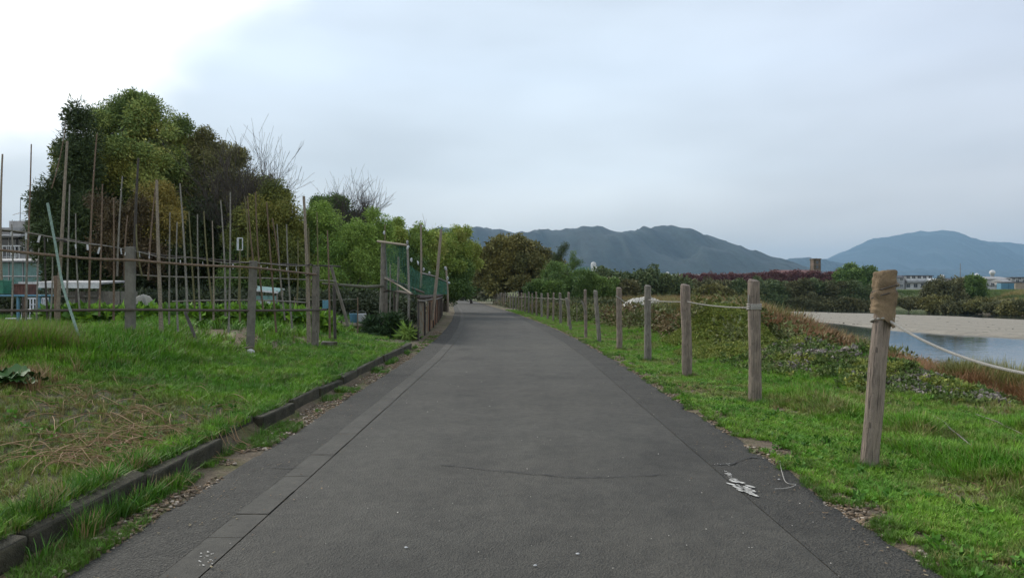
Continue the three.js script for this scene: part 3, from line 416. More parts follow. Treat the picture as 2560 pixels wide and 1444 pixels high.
// ---- right of the path
tree('olive_tree', 'big rounded brownish green tree at the bend of path', 'tree', 1300, 92, [lobe(1262, 650, 54, 46, 92, 1), lobe(1320, 650, 56, 40, 92), lobe(1290, 690, 80, 55, 92), lobe(1350, 680, 50, 45, 92), lobe(1235, 690, 34, 50, 91, 1), lobe(1390, 700, 34, 34, 91, 2), lobe(1285, 622, 44, 24, 92, 1)], { n: 3400, geos: [far[0], clumps[2]], size: 1.8, pal: [PAL.tan, [[0.13, 0.135, 0.03], [0.19, 0.17, 0.04], [0.22, 0.185, 0.045]], PAL.mid], seed: 61, trunk: 0.35, gap: 0.08 });
scene.children[scene.children.length - 1].userData.label = 'big rounded brownish green tree standing behind the far rope fence posts';
for (const [px, py, d, hw, hh, seed, label] of [[1410, 700, 74, 46, 32, 1, 'dark vine covered shrub beside the brownish green tree'], [1450, 708, 80, 44, 22, 2, 'green shrub below the white tower'], [1490, 715, 70, 46, 26, 3, 'low green shrub behind the leaning fence posts'], [1370, 728, 62, 40, 22, 4, 'undergrowth bush behind the far fence posts']])
  tree('vine_shrub', label, 'shrub', px, d, [lobe(px - hw * 0.4, py, hw * 0.7, hh, d), lobe(px + hw * 0.4, py + 6, hw * 0.7, hh * 0.85, d), lobe(px, py + 22, hw, hh * 0.8, d)], { n: 1100, geos: clumps, size: 1.25, pal: [PAL.mid, PAL.olive], seed: 70 + seed, trunk: 0.1 });
{ // two leafy shoots that stand out against the mountain
  const t = thing('leafy_shoot', 'slanting leafy shoot rising from shrubs against the mountain', 'branch', [0, 0, 0]); const a = P(1378, 662, 80), b = P(1418, 612, 80); t.position.copy(a); const l = b.clone().sub(a); part(t, 'stem', limb([V(-0.8, -1.6, 0), V(0, 0, 0), l.clone().multiplyScalar(0.5).add(V(0.1, -0.1, 0)), l], [0.09, 0.07, 0.05, 0.02], 6), M.bark); crown(t, 'leaves', [[l.x * 0.35, l.y * 0.35, 0, 0.5, 0.5, 0.4], [l.x * 0.65, l.y * 0.65, 0, 0.45, 0.5, 0.4], [l.x * 0.92, l.y * 0.92, 0, 0.35, 0.35, 0.3]], 110, [sprays[0]], 0.9, [PAL.dark], 77, { floor: -9 });
  const s = thing('leafy_shoot', 'upright forked leafy shoot next to the white tower', 'branch', [0, 0, 0]); const c = P(1430, 690, 78); s.position.copy(c); part(s, 'stem', merge([limb([V(0, -1.5, 0), V(0, 1, 0), V(0.15, 2.7, 0)], [0.08, 0.06, 0.015], 6), limb([V(0, 0.8, 0), V(0.9, 1.6, 0)], [0.04, 0.015], 5)]), M.bark); crown(s, 'leaves', [[0.05, 1.2, 0, 0.45, 0.8, 0.4], [0.12, 2.2, 0, 0.2, 0.5, 0.2], [0.7, 1.5, 0, 0.35, 0.25, 0.25]], 130, [sprays[0]], 0.8, [PAL.mid], 78, { floor: -9 });
}
// belt of shrubs along the far river bank
{ const r = rng(88); const belt = [[1520, 708, 118, 34, 26, 0], [1570, 710, 120, 44, 30, 0], [1625, 706, 122, 50, 30, 0], [1670, 714, 120, 40, 26, 0], [1540, 730, 100, 40, 18, 1], [1745, 724, 146, 38, 20, 1], [1790, 735, 140, 44, 16, 2], [1800, 722, 150, 34, 18, 1], [1850, 728, 148, 38, 22, 0], [1905, 736, 146, 40, 30, 0], [1950, 734, 148, 40, 28, 0], [1995, 738, 146, 40, 30, 1], [2040, 732, 148, 44, 30, 0], [2090, 738, 146, 40, 30, 1], [2130, 742, 145, 40, 28, 0], [2165, 738, 146, 30, 30, 0], [1930, 760, 143, 50, 14, 0], [2020, 764, 142, 60, 12, 1], [2110, 766, 141, 60, 12, 1], [1870, 756, 144, 40, 16, 2]];
  const pals = [PAL.farGreen, PAL.farOlive, PAL.tan]; belt.forEach(([px, py, d, hw, hh, p], i) => tree('bank_shrub', ['rounded green shrub in the belt along the far river bank', 'olive shrub in the belt along the far river bank', 'tan brown shrub in the belt along the far river bank'][p], 'shrub', px, d, [lobe(px, py, hw, hh, d), lobe(px - hw * 0.5, py + hh * 0.4, hw * 0.6, hh * 0.7, d), lobe(px + hw * 0.5, py + hh * 0.35, hw * 0.6, hh * 0.7, d)], { n: 620, geos: far, size: 2.1, pal: [pals[p]], seed: 500 + i, trunk: 0.12, floor: -3, group: ['green shrubs of the far bank belt', 'olive shrubs of the far bank belt', 'tan shrubs of the far bank belt'][p] })); }
tree('round_tree', 'dark round tree beside the red leaved trees across the river', 'tree', 2148, 175, [lobe(2148, 692, 40, 28, 175), lobe(2135, 705, 36, 30, 175), lobe(2165, 708, 34, 34, 175)], { n: 1300, geos: far, size: 2.2, pal: [PAL.mid], seed: 91, trunk: 0.3 });
[[1720, 700, 34, 14], [1775, 698, 36, 13], [1830, 697, 38, 13], [1885, 695, 36, 13], [1935, 694, 36, 14], [1985, 694, 34, 15], [2030, 693, 30, 14], [2070, 697, 26, 14], [2100, 692, 22, 15]].forEach(([px, py, hw, hh], i) => tree('red_leaf_tree', 'dark red leaved tree in the row across the river', 'tree', px, 190, [lobe(px, py, hw, hh, 190), lobe(px + 12, py + 10, hw, hh, 190), lobe(px - 12, py + 12, hw, hh, 189)], { n: 800, geos: far, size: 1.8, pal: [PAL.red], seed: 520 + i, trunk: 0.15, gap: 0.02, bump: 0.25, whole: true, group: 'red leaved trees in a row' }));
tree('bank_tree', 'olive green tree standing alone on the grassy river bank', 'tree', 2365, 132, [lobe(2362, 722, 34, 26, 132), lobe(2340, 736, 30, 22, 132), lobe(2385, 740, 30, 22, 131), lobe(2365, 750, 40, 16, 130)], { n: 1100, geos: far, size: 1.7, pal: [PAL.farOlive], seed: 92, trunk: 0.22 });
tree('bank_tree', 'brighter green tree on the bank in front of the white buildings', 'tree', 2425, 140, [lobe(2425, 715, 30, 20, 140), lobe(2410, 728, 28, 18, 140), lobe(2442, 730, 26, 18, 140)], { n: 900, geos: far, size: 1.6, pal: [PAL.mid], seed: 93, trunk: 0.22 });
[[2270, 756, 128, 34, 8], [2340, 762, 122, 40, 14], [2400, 768, 118, 40, 13], [2450, 762, 116, 42, 14], [2500, 768, 112, 40, 14], [2545, 770, 108, 40, 15], [2600, 768, 106, 46, 18]].forEach(([px, py, d, hw, hh], i) => tree('bank_bush', 'low brownish bush on the grassy slope above the water', 'bush', px, d, [lobe(px, py, hw, hh, d), lobe(px + 14, py + 5, hw * 0.8, hh * 0.7, d - 1)], { n: 380, geos: far, size: 1.5, pal: [i % 2 ? PAL.tan : PAL.farOlive], seed: 540 + i, trunk: 0.08, floor: -3, group: 'bushes on the far grassy slope' }));

// ------------------------------------------------------------------ buildings
function windowPart(b, x, y, w, h, z, frame = M.plasterWhite) { const o = part(b, 'window', merge([box(w + 0.14, 0.07, 0.09, x, y + h / 2 + 0.035, z + 0.03), box(w + 0.14, 0.07, 0.09, x, y - h / 2 - 0.035, z + 0.03), box(0.07, h, 0.09, x - w / 2 - 0.035, y, z + 0.03), box(0.07, h, 0.09, x + w / 2 + 0.035, y, z + 0.03), box(0.05, h, 0.07, x, y, z + 0.025)]), frame); part(o, 'pane', box(w, h, 0.03, x, y, z + 0.012), M.glass); return o; }
/** A building whose front fills a span of pixels at a depth; its own axes: x along the front, z towards the path. */
function building(name, label, px0, px1, pyTop, d, depth, wall, o = {}) {
  const x = ((px0 + px1) / 2 - 1280) / F * d, y = H(x, -d), t = thing(name, label, o.cat ?? 'building', [x, y, -d]), w = (px1 - px0) / F * d, top = HC + (HZ - pyTop) / F * d - y;
  part(t, 'wall', box(w, top + 1, depth, 0, top / 2 - 0.5, -depth / 2), wall);
  if (o.roof === 'flat') part(t, 'roof', box(w + 0.8, 0.35, depth + 0.8, 0, top + 0.18, -depth / 2), o.roofMat ?? M.roofDark);
  if (o.roof === 'gable') { const s = new THREE.Shape([new THREE.Vector2(-depth / 2 - 0.5, 0), new THREE.Vector2(depth / 2 + 0.5, 0), new THREE.Vector2(0, o.rise ?? 1.6)]), g = new THREE.ExtrudeGeometry(s, { depth: w + 0.8, bevelEnabled: false }); g.rotateY(Math.PI / 2); g.translate(-w / 2 - 0.4, top + 0.01, -depth / 2); part(t, 'roof', g, o.roofMat ?? M.roofDark); }
  for (const [fx, fy, ww, hh] of o.windows ?? []) windowPart(t, fx * w, fy, ww, hh, 0.001);
  return [t, w, top];
}
{
  const row = (n, y, w, h, a = -0.42, b = 0.42) => [...Array(n).keys()].map(k => [lerp(a, b, n > 1 ? k / (n - 1) : 0.5), y, w, h]);
  const [b1, w1, t1] = building('apartment_building', 'white two storey building with dark flat roof across the river', 2266, 2332, 690, 290, 9, M.plasterWhite, { roof: 'flat', windows: [...row(5, 5.6, 1.5, 1.3), ...row(4, 1.9, 1.6, 1.6)] }); part(b1, 'balcony', box(w1 + 1.2, 0.9, 1.2, 0.3, 3.55, 0.65), M.plasterGrey);
  building('house', 'grey house with small windows beside the white two storey building', 2232, 2262, 694, 288, 8, M.plasterGrey, { roof: 'gable', rise: 1.2, windows: [...row(2, 4.6, 1.2, 1.1, -0.25, 0.25), ...row(2, 1.8, 1.2, 1.2, -0.25, 0.25)] });
  building('house', 'small white gabled house next to the white two storey building', 2334, 2352, 704, 284, 7, M.plasterWhite, { roof: 'gable', rise: 1.5, roofMat: M.plasterWhite, windows: row(1, 3.2, 1.2, 1) });
  building('warehouse', 'long pale beige warehouse with a shallow roof', 2442, 2528, 697, 310, 16, M.plaster, { roof: 'gable', rise: 1.3, roofMat: M.plasterGrey, windows: [[0.36, 4.6, 1.6, 1.4], [0.44, 4.6, 1.4, 1.4]] });
  building('house', 'low white house in front of the beige warehouse', 2448, 2502, 714, 270, 8, M.plasterWhite, { roof: 'flat', roofMat: M.plasterGrey, windows: row(4, 1.9, 1.5, 1.3) });
  [[2206, 2226, 708, 0], [2352, 2372, 706, 1], [2377, 2397, 702, 0], [2402, 2420, 707, 2], [2424, 2441, 703, 0], [2508, 2528, 704, 1]].forEach(([a, b, py, k], i) => { const [t] = building('house', ['small white house in the row of houses behind the bank trees', 'small beige house in the row of houses behind the bank trees', 'small grey house in the row of houses behind the bank trees'][k], a, b, py, 278 + 3 * i, 7, [M.plasterWhite, M.plaster, M.plasterGrey][k], { roof: 'gable', rise: 1.3, roofMat: i % 2 ? M.plasterGrey : M.roofDark, windows: [[-0.25, 2.6, 0.9, 1], [0.25, 2.6, 0.9, 1]], cat: 'house' }); t.userData.group = 'small houses behind the bank trees'; });
  building('apartment_building', 'dark grey block behind the beige warehouse', 2530, 2600, 694, 330, 12, M.plasterGrey, { roof: 'flat', windows: row(5, 6, 1.5, 1.3) });
  building('house', 'tan house with an orange brown wall near the blue containers', 2540, 2600, 706, 262, 9, M.plasterTan, { roof: 'flat', windows: row(4, 3.2, 1.5, 1.2) });
  for (const [a, b] of [[2504, 2522], [2523, 2537]]) { const d = 258, x = ((a + b) / 2 - 1280) / F * d, t = thing('container', 'blue shipping container below the tan house', 'container', [x, H(x, -d), -d], 0, 'blue containers'), w = (b - a) / F * d; part(t, 'body', box(w, 2.4, 2.4, 0, 1.2, -1.2), M.bluePlastic); for (let k = 0; k < 8; k++) part(t, 'rib', box(0.08, 2.2, 0.06, lerp(-w / 2 + 0.1, w / 2 - 0.1, k / 7), 1.2, 0.03), M.bluePlastic); }
  building('factory', 'low white factory building seen above the shrubs', 1690, 1752, 688, 255, 12, M.plasterWhite, { roof: 'flat', roofMat: M.plasterWhite, windows: row(6, 5.5, 1.4, 0.7) });
  building('factory', 'brown roofed shed beside the low white factory', 1754, 1802, 692, 250, 12, M.plasterTan, { roof: 'gable', rise: 1, roofMat: M.roofRed, windows: row(3, 4, 1.2, 0.8) });
  const [b2, w2, t2] = building('hall', 'long dark roofed hall with a brick tower behind the red trees', 1950, 2046, 684, 255, 14, M.plasterGrey, { roof: 'gable', rise: 1.7, roofMat: M.roofRed, windows: row(6, 5.5, 1.3, 0.8) }); const tw = part(b2, 'tower', box(2.7, 11.2, 3, 5.5, 5.6, 1.8), M.brick); part(tw, 'tower_cap', box(3.0, 0.4, 3.4, 5.5, 11.4, 1.8), M.brick); for (const y of [8.4, 10.1]) part(tw, 'opening', box(0.9, 1.2, 0.1, 5.5, y, 3.31), M.glass);
  { const d = 240, x = (1484 - 1280) / F * d, y = H(x, -d), t = thing('white_tower', 'narrow white tower block with rounded top below the mountain', 'tower', [x, y, -d]); const h = HC + (HZ - 655) / F * d - y; part(t, 'shaft', new THREE.LatheGeometry([[0, 0], [0.95, 0], [0.95, h - 0.7], [0.8, h - 0.25], [0.45, h], [0, h + 0.1]].map(q => new THREE.Vector2(...q)), 18), M.plasterWhite); part(t, 'side_wing', box(1.5, h - 1.5, 2, 0.4, (h - 1.5) / 2, 0.3), M.plasterWhite); part(t, 'annex', box(4.6, h - 1.6, 4, -3.4, (h - 1.6) / 2, -2), M.teal); for (let k = 0; k < 4; k++) part(t, 'rib', box(0.12, h - 1.7, 0.1, -5.3 + k * 1.2, (h - 1.7) / 2, 0.05), M.plasterGrey); }
  const ball = (px, py, rp, d, label) => { const x = (px - 1280) / F * d, y = H(x, -d), t = thing('water_tank', label, 'tank', [x, y, -d]), c = HC + (HZ - py) / F * d - y, r = rp / F * d; part(t, 'stand', limb([V(0, -0.3, 0), V(0, c - r * 0.5, 0)], [r * 0.7, r * 0.6], 10), M.plasterGrey); part(t, 'tank', new THREE.SphereGeometry(r, 20, 14).translate(0, c, 0), M.plasterWhite); };
  ball(2482, 681, 6.5, 330, 'white ball shaped tank on tall stand over the beige warehouse'); ball(2443, 687, 4.5, 335, 'small white ball tank at the end of the beige warehouse'); ball(2357, 691, 5, 320, 'white ball tank between the white building and the mast'); ball(2230, 688, 5.5, 320, 'white ball tank behind the grey house'); ball(1669, 683, 4, 260, 'white ball tank above the shrubs near the low factory');
  { const d = 250, x = (2402 - 1280) / F * d, y = H(x, -d), h = HC + (HZ - 658) / F * d - y; const t = thing('radio_mast', 'thin dark mast rising above the bank trees', 'mast', [x, y, -d]); part(t, 'pole', limb([V(0, -0.5, 0), V(0, h, 0)], [0.22, 0.1], 8), M.metal); part(t, 'crossbar', box(1.2, 0.08, 0.08, 0, h * 0.8, 0), M.metal); }
}
{ // grey house by the garden
  const d = 47, x = (10 - 1280) / F * d, y = H(x, -d), t = thing('garden_house', 'grey plastered house with balcony and roof aerial behind the garden', 'house', [x, y, -d]); const Y = py => HC + (HZ - py) / F * d - y, X = px => (px - 10) / F * d;
  part(t, 'wall', box(7, Y(575), 6, X(78) - 3.5, Y(575) / 2, -3), M.plaster); part(t, 'roof_room', box(2.3, Y(550) - Y(575) , 3, X(90) - 1.15, (Y(550) + Y(575)) / 2, -2), M.plaster); part(t, 'parapet', box(7.3, 0.22, 6.3, X(78) - 3.5, Y(573), -3), M.plasterGrey);
  part(t, 'balcony', box(3.6, 0.16, 1.4, X(85) - 1.8, Y(652), 0.7), M.plasterGrey); for (let k = 0; k < 13; k++) part(t, 'baluster', box(0.05, 0.85, 0.05, X(85) - 3.5 + k * 0.285, Y(652) + 0.5, 1.35), M.plasterWhite); part(t, 'handrail', box(3.6, 0.08, 0.08, X(85) - 1.8, Y(652) + 0.96, 1.35), M.plasterWhite);
  windowPart(t, X(60), Y(612), 0.9, 1.1, 0.002); windowPart(t, X(22), Y(618), 1.1, 1.3, 0.002); windowPart(t, X(55), Y(690), 1.0, 1.1, 0.002); windowPart(t, X(18), Y(690), 1.1, 1.2, 0.002); part(t, 'awning', box(3.4, 0.1, 1.2, X(80) - 1.7, Y(590), 0.6, 0.15), M.plasterGrey);
  const a = part(t, 'aerial', limb([V(X(22), Y(575), -1), V(X(24), Y(490), -1)], [0.035, 0.02], 6), M.metal); part(a, 'crossbar', limb([V(X(4), Y(533), -1), V(X(20), Y(528), -1), V(X(35), Y(530), -1)], 0.02, 5), M.metal); part(t, 'aerial', limb([V(X(3), Y(575), -1), V(X(3), Y(545), -1)], 0.02, 5), M.metal);
  const g = thing('lean_to', 'teal glazed lean-to shed in front of the grey house', 'shed', [x, y, -40]); const Z = py => HC + (HZ - py) / F * 40 - y, W = px => (px) / F * 40 - x + (0 - 1280) / F * 40; for (let k = 0; k < 6; k++) { const x0 = -1.6 + k * 0.85 + W(0); part(g, 'panel', box(0.78, Z(655) - 0.1, 0.04, x0, (Z(655) + 0.1) / 2, 0), M.teal); part(g, 'frame', box(0.06, Z(650), 0.08, x0 + 0.42, Z(650) / 2, 0.01), M.plasterGrey); } part(g, 'roof', box(5.4, 0.08, 2.6, 0.5 + W(0), Z(648), -1, 0.1), M.plasterGrey); part(g, 'rail', box(5.2, 0.06, 0.07, 0.5 + W(0), Z(690), 0.04), M.plasterWhite);
}
// ------------------------------------------------------------------ rope fence right of the path
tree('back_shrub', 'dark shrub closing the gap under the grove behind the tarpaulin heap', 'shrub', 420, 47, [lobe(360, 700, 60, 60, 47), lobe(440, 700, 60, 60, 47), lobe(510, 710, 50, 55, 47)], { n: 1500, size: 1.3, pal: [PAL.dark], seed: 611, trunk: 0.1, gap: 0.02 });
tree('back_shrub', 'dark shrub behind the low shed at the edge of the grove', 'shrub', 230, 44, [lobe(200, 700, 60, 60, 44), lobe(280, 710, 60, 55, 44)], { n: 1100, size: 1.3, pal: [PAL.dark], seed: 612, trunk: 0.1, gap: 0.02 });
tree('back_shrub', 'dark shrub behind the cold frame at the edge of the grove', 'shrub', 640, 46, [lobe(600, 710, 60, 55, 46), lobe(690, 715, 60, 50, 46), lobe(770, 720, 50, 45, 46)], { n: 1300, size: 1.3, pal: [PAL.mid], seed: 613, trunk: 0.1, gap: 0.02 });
const postPlace = d => { const x = cx(d) + 2.98 + 0.007 * Math.max(0, d - 15); return V(x, H(x, -d), -d); };
function roundPost(label, group, base, h, r, leanX, leanZ, seed, mat = M.wood) {
  const t = thing('wooden_post', label, 'post', [base.x, base.y, base.z], 0, group); const n = 12, pts = [], rr = [];
  for (let i = 0; i <= n; i++) { const y = lerp(-0.3, h, i / n); pts.push(V(leanX * y + 0.012 * n3(y * 1.5, seed, 1), y, leanZ * y + 0.012 * n3(y * 1.5, seed, 7))); rr.push(r * (1.06 - 0.08 * i / n)); }
  const tp = pts[n]; pts.push(tp.clone().add(V(0.002, 0.012, 0.004))); rr.push(rr[n] * 0.9); 
  part(t, 'shaft', limb(pts, rr, 18, 0.1, seed), mat); return { t, top: V(base.x + leanX * h, base.y + h, base.z + leanZ * h), at: y => V(base.x + leanX * y, base.y + y, base.z + leanZ * y) };
}
function twisted(pts, r, strands, turns, mat, name, label) { // a laid rope: strands wound round one another
  const curve = new THREE.CatmullRomCurve3(pts), n = Math.max(40, Math.round(turns * 8)), out = []; const L = curve.getLength();
  for (let s = 0; s < strands; s++) { const q = []; for (let i = 0; i <= n; i++) { const t = i / n, p = curve.getPoint(t), tg = curve.getTangent(t), a = V().crossVectors(tg, V(0, 1, 0)).normalize(), b = V().crossVectors(a, tg), th = t * turns * 6.283 + s / strands * 6.283; q.push(p.addScaledVector(a, Math.cos(th) * r * 0.55).addScaledVector(b, Math.sin(th) * r * 0.55)); } out.push(limb(q, r * 0.62, 6, 0, s)); }
  return solo(name, merge(out), mat, label, 'rope', null);
}
const PG = 'plain posts of the rope fence', PL = 'plain weathered wooden post in the rope fence along the path';
const near = roundPost('leaning wooden post with tan cloth wrapped over its top', null, G(2174, 1170), 1.6, 0.069, 0.085, 0, 1);
const wrapped = roundPost('upright wooden post with a rope band wound below its top', null, G(1888, 1008), 1.62, 0.079, -0.008, 0, 2);
const p3 = roundPost('wavy edged wooden post next to the rope banded post', null, G(1718, 941), 1.6, 0.084, -0.018, 0.01, 3), p4 = roundPost('straight wooden post standing in front of the shell heap', null, G(1619, 903), 1.62, 0.074, 0.008, -0.02, 4, M.woodGrey), p5 = roundPost('wooden post with a frayed rope end dangling from it', null, G(1549, 875), 1.6, 0.072, -0.012, 0, 5);
const p6 = roundPost('wooden post tilted back from the path beside a thinner split post', null, G(1498, 857), 1.54, 0.062, -0.07, 0, 6, M.woodGrey);
const p7 = roundPost('dark split wooden post with a broken brace', null, G(1465, 846), 1.58, 0.05, -0.02, 0, 7); part(p7.t, 'brace', limb([V(-0.14, 1.25, 0.02), V(-0.06, 1.0, 0.03), V(0, 0.8, 0.04)], [0.025, 0.03, 0.03], 7, 0.1), M.woodGrey);
const p8 = roundPost('short pale broken post leaning towards the river with whitish foot', null, G(1427, 826), 1.28, 0.06, -0.13, 0, 8, M.woodGrey);
const off = roundPost('wooden post holding the other end of thick white rope', null, V(3.02, H(3.02, -2.66), -2.66), 1.6, 0.075, 0.02, 0, 9);
const farTops = []; { const r = rng(14); for (let d = 29.5, k = 0; d < 96; d += 2.85 + 0.5 * (r() - 0.5), k++) { const b = postPlace(d), p = roundPost(PL, PG, b, 1.52 + 0.16 * (r() - 0.5), 0.05 + 0.02 * r(), 0.05 * (r() - 0.5), 0, 20 + k, r() < 0.5 ? M.wood : M.woodGrey); farTops.push(p.at(1.25)); } }
{ // cloth wrapped over the near post
  const t = thing('cloth_wrap', 'tan muddy cloth bunched over the top of leaning post', 'cloth', [0, 0, 0]); t.position.copy(near.at(0)); const pos = [], uv = [], idx = [], n = 34, m = 44;
  for (let j = 0; j <= m; j++) { const v = j / m, y = lerp(1.24, 1.645, Math.min(1, v * 1.06)); for (let i = 0; i <= n; i++) { const a = (i % n) / n * 6.283, close = v > 0.9 ? Math.sqrt(Math.max(0, 1 - ((v - 0.9) / 0.1) ** 2)) : 1; const fold = 0.010 * Math.sin(a * 5 + y * 5 + 2.5 * n3(Math.cos(a), y * 3, Math.sin(a))) * (1.3 - v) + 0.022 * fbm(Math.cos(a) * 1.3, y * 6, Math.sin(a) * 1.3, 3); const wrinkle = 0.004 * Math.sin(y * 80 + 5 * Math.sin(a + 1) + 6 * n3(Math.cos(a) * 2, y * 5, 3)); const bulge = 0.010 * Math.exp(-(((y - 1.45) / 0.05) ** 2)) - 0.010 * Math.exp(-(((y - 1.49) / 0.018) ** 2)) - 0.006 * v; const hem = v < 0.3 ? (0.3 - v) / 0.3 * -0.07 * Math.sin(a + 1.2) + 0.03 * n3(Math.cos(a) * 3, 1, Math.sin(a) * 3) : 0; const r = (0.091 + fold + wrinkle * 0.7 + bulge) * (0.04 + 0.96 * close); pos.push(0.085 * y + Math.cos(a) * r, y + hem * (1 - v) + (v > 0.9 ? 0.015 * n3(Math.cos(a), 4, Math.sin(a)) : 0), Math.sin(a) * r); uv.push(a * 0.08, y); if (i < n && j < m) { const A = j * (n + 1) + i; idx.push(A, A + n + 1, A + 1, A + 1, A + n + 1, A + n + 2); } } }
  part(t, 'cloth', geom(pos, idx, uv), M.cloth); const bind = []; for (let k = 0; k < 2; k++) { const q = []; for (let i = 0; i <= 24; i++) { const a = i / 24 * 6.283; q.push(V(0.085 * (1.5 - 0.06 * k) + Math.cos(a) * 0.092, 1.495 - 0.05 * k + 0.03 * Math.sin(a + 1), Math.sin(a) * 0.092)); } bind.push(limb(q, 0.006, 6)); } part(t, 'binding', merge(bind), M.woodDark); part(t, 'knot', chunk(0.022, 3, 1, 0.8, 1), M.bambooPale).position.set(0.085 * 1.5 + 0.085, 1.53, 0.03);
}
const sag = (a, b, s, n = 9) => [...Array(n).keys()].map(i => { const t = i / (n - 1), p = a.clone().lerp(b, t); p.y -= s * 4 * t * (1 - t); return p; });
twisted(sag(near.at(1.23).add(V(0.02, 0, 0.078)), off.at(1.12), 0.2), 0.0095, 3, 60, M.rope, 'rope', 'thick white twisted rope hanging from cloth wrapped post');
{ const loop = []; for (let i = 0; i <= 20; i++) { const a = i / 20 * 6.283; loop.push(near.at(1.235 + 0.02 * Math.sin(a)).add(V(Math.cos(a) * 0.08, 0, Math.sin(a) * 0.08))); } solo('rope_loop', limb(loop, 0.009, 7), M.rope, 'white rope loop tied around cloth wrapped post', 'rope'); }
{ const t = thing('rope_band', 'grey rope wound in rings around the upright post', 'rope', [0, 0, 0]); t.position.copy(wrapped.at(0)); for (let k = 0; k < 4; k++) { const q = []; for (let i = 0; i <= 24; i++) { const a = i / 24 * 6.283; q.push(V(-0.008 * 1.28 + Math.cos(a) * 0.086, 1.25 + k * 0.022 + 0.008 * Math.sin(a + k), Math.sin(a) * 0.086)); } part(t, 'ring', limb(q, 0.011, 7, 0.1, k), M.ropeOld); } part(t, 'tail', limb([V(-0.09, 1.33, 0.02), V(-0.1, 1.38, 0.04), V(-0.092, 1.44, 0.03)], [0.012, 0.01, 0.008], 6), M.ropeOld); }
for (const [a, b, s, l] of [[p3.at(1.32), wrapped.at(1.27), 0.03, 'slack grey rope running up to the rope banded post'], [p4.at(1.33), p3.at(1.32), 0.02, 'grey rope between the two plain posts by shell heap'], ]) { twisted(sag(a.clone().add(V(0, 0, 0.085)), b.clone().add(V(0, 0, 0.085)), s), 0.0095, 3, 45, M.ropeOld, 'rope', l); }
solo('rope', limb([p5.at(1.38).add(V(-0.09, 0.03, 0.05)), p5.at(1.33).add(V(0.02, 0, 0.085)), p5.at(1.26).add(V(0.1, 0, 0.09)), p5.at(1.2).add(V(0.16, 0, 0.1)), p5.at(1.17).add(V(0.2, 0, 0.1))], 0.012, 7), M.ropeOld, 'frayed rope end dangling from a plain post', 'rope');
for (let k = 0; k + 1 < Math.min(farTops.length, 15); k++) solo('rope', limb(sag(farTops[k], farTops[k + 1], 0.05, 7), 0.011, 5), M.ropeOld, 'thin rope strung between the far fence posts', 'rope', 'ropes between the far posts');
for (const [px, py, h] of [[1442, 782, 0.9], [1404, 776, 0.9]]) { const d = 34, b = P(px, py, d); b.y = H(b.x, b.z); const t = thing('thin_stake', 'thin pale stake standing behind the rope fence', 'stake', [b.x, b.y, b.z], 0, 'thin stakes behind the rope fence'); part(t, 'shaft', limb([V(0, -0.2, 0), V(0.01, h, 0)], [0.025, 0.02], 8, 0.1), M.bambooPale); }

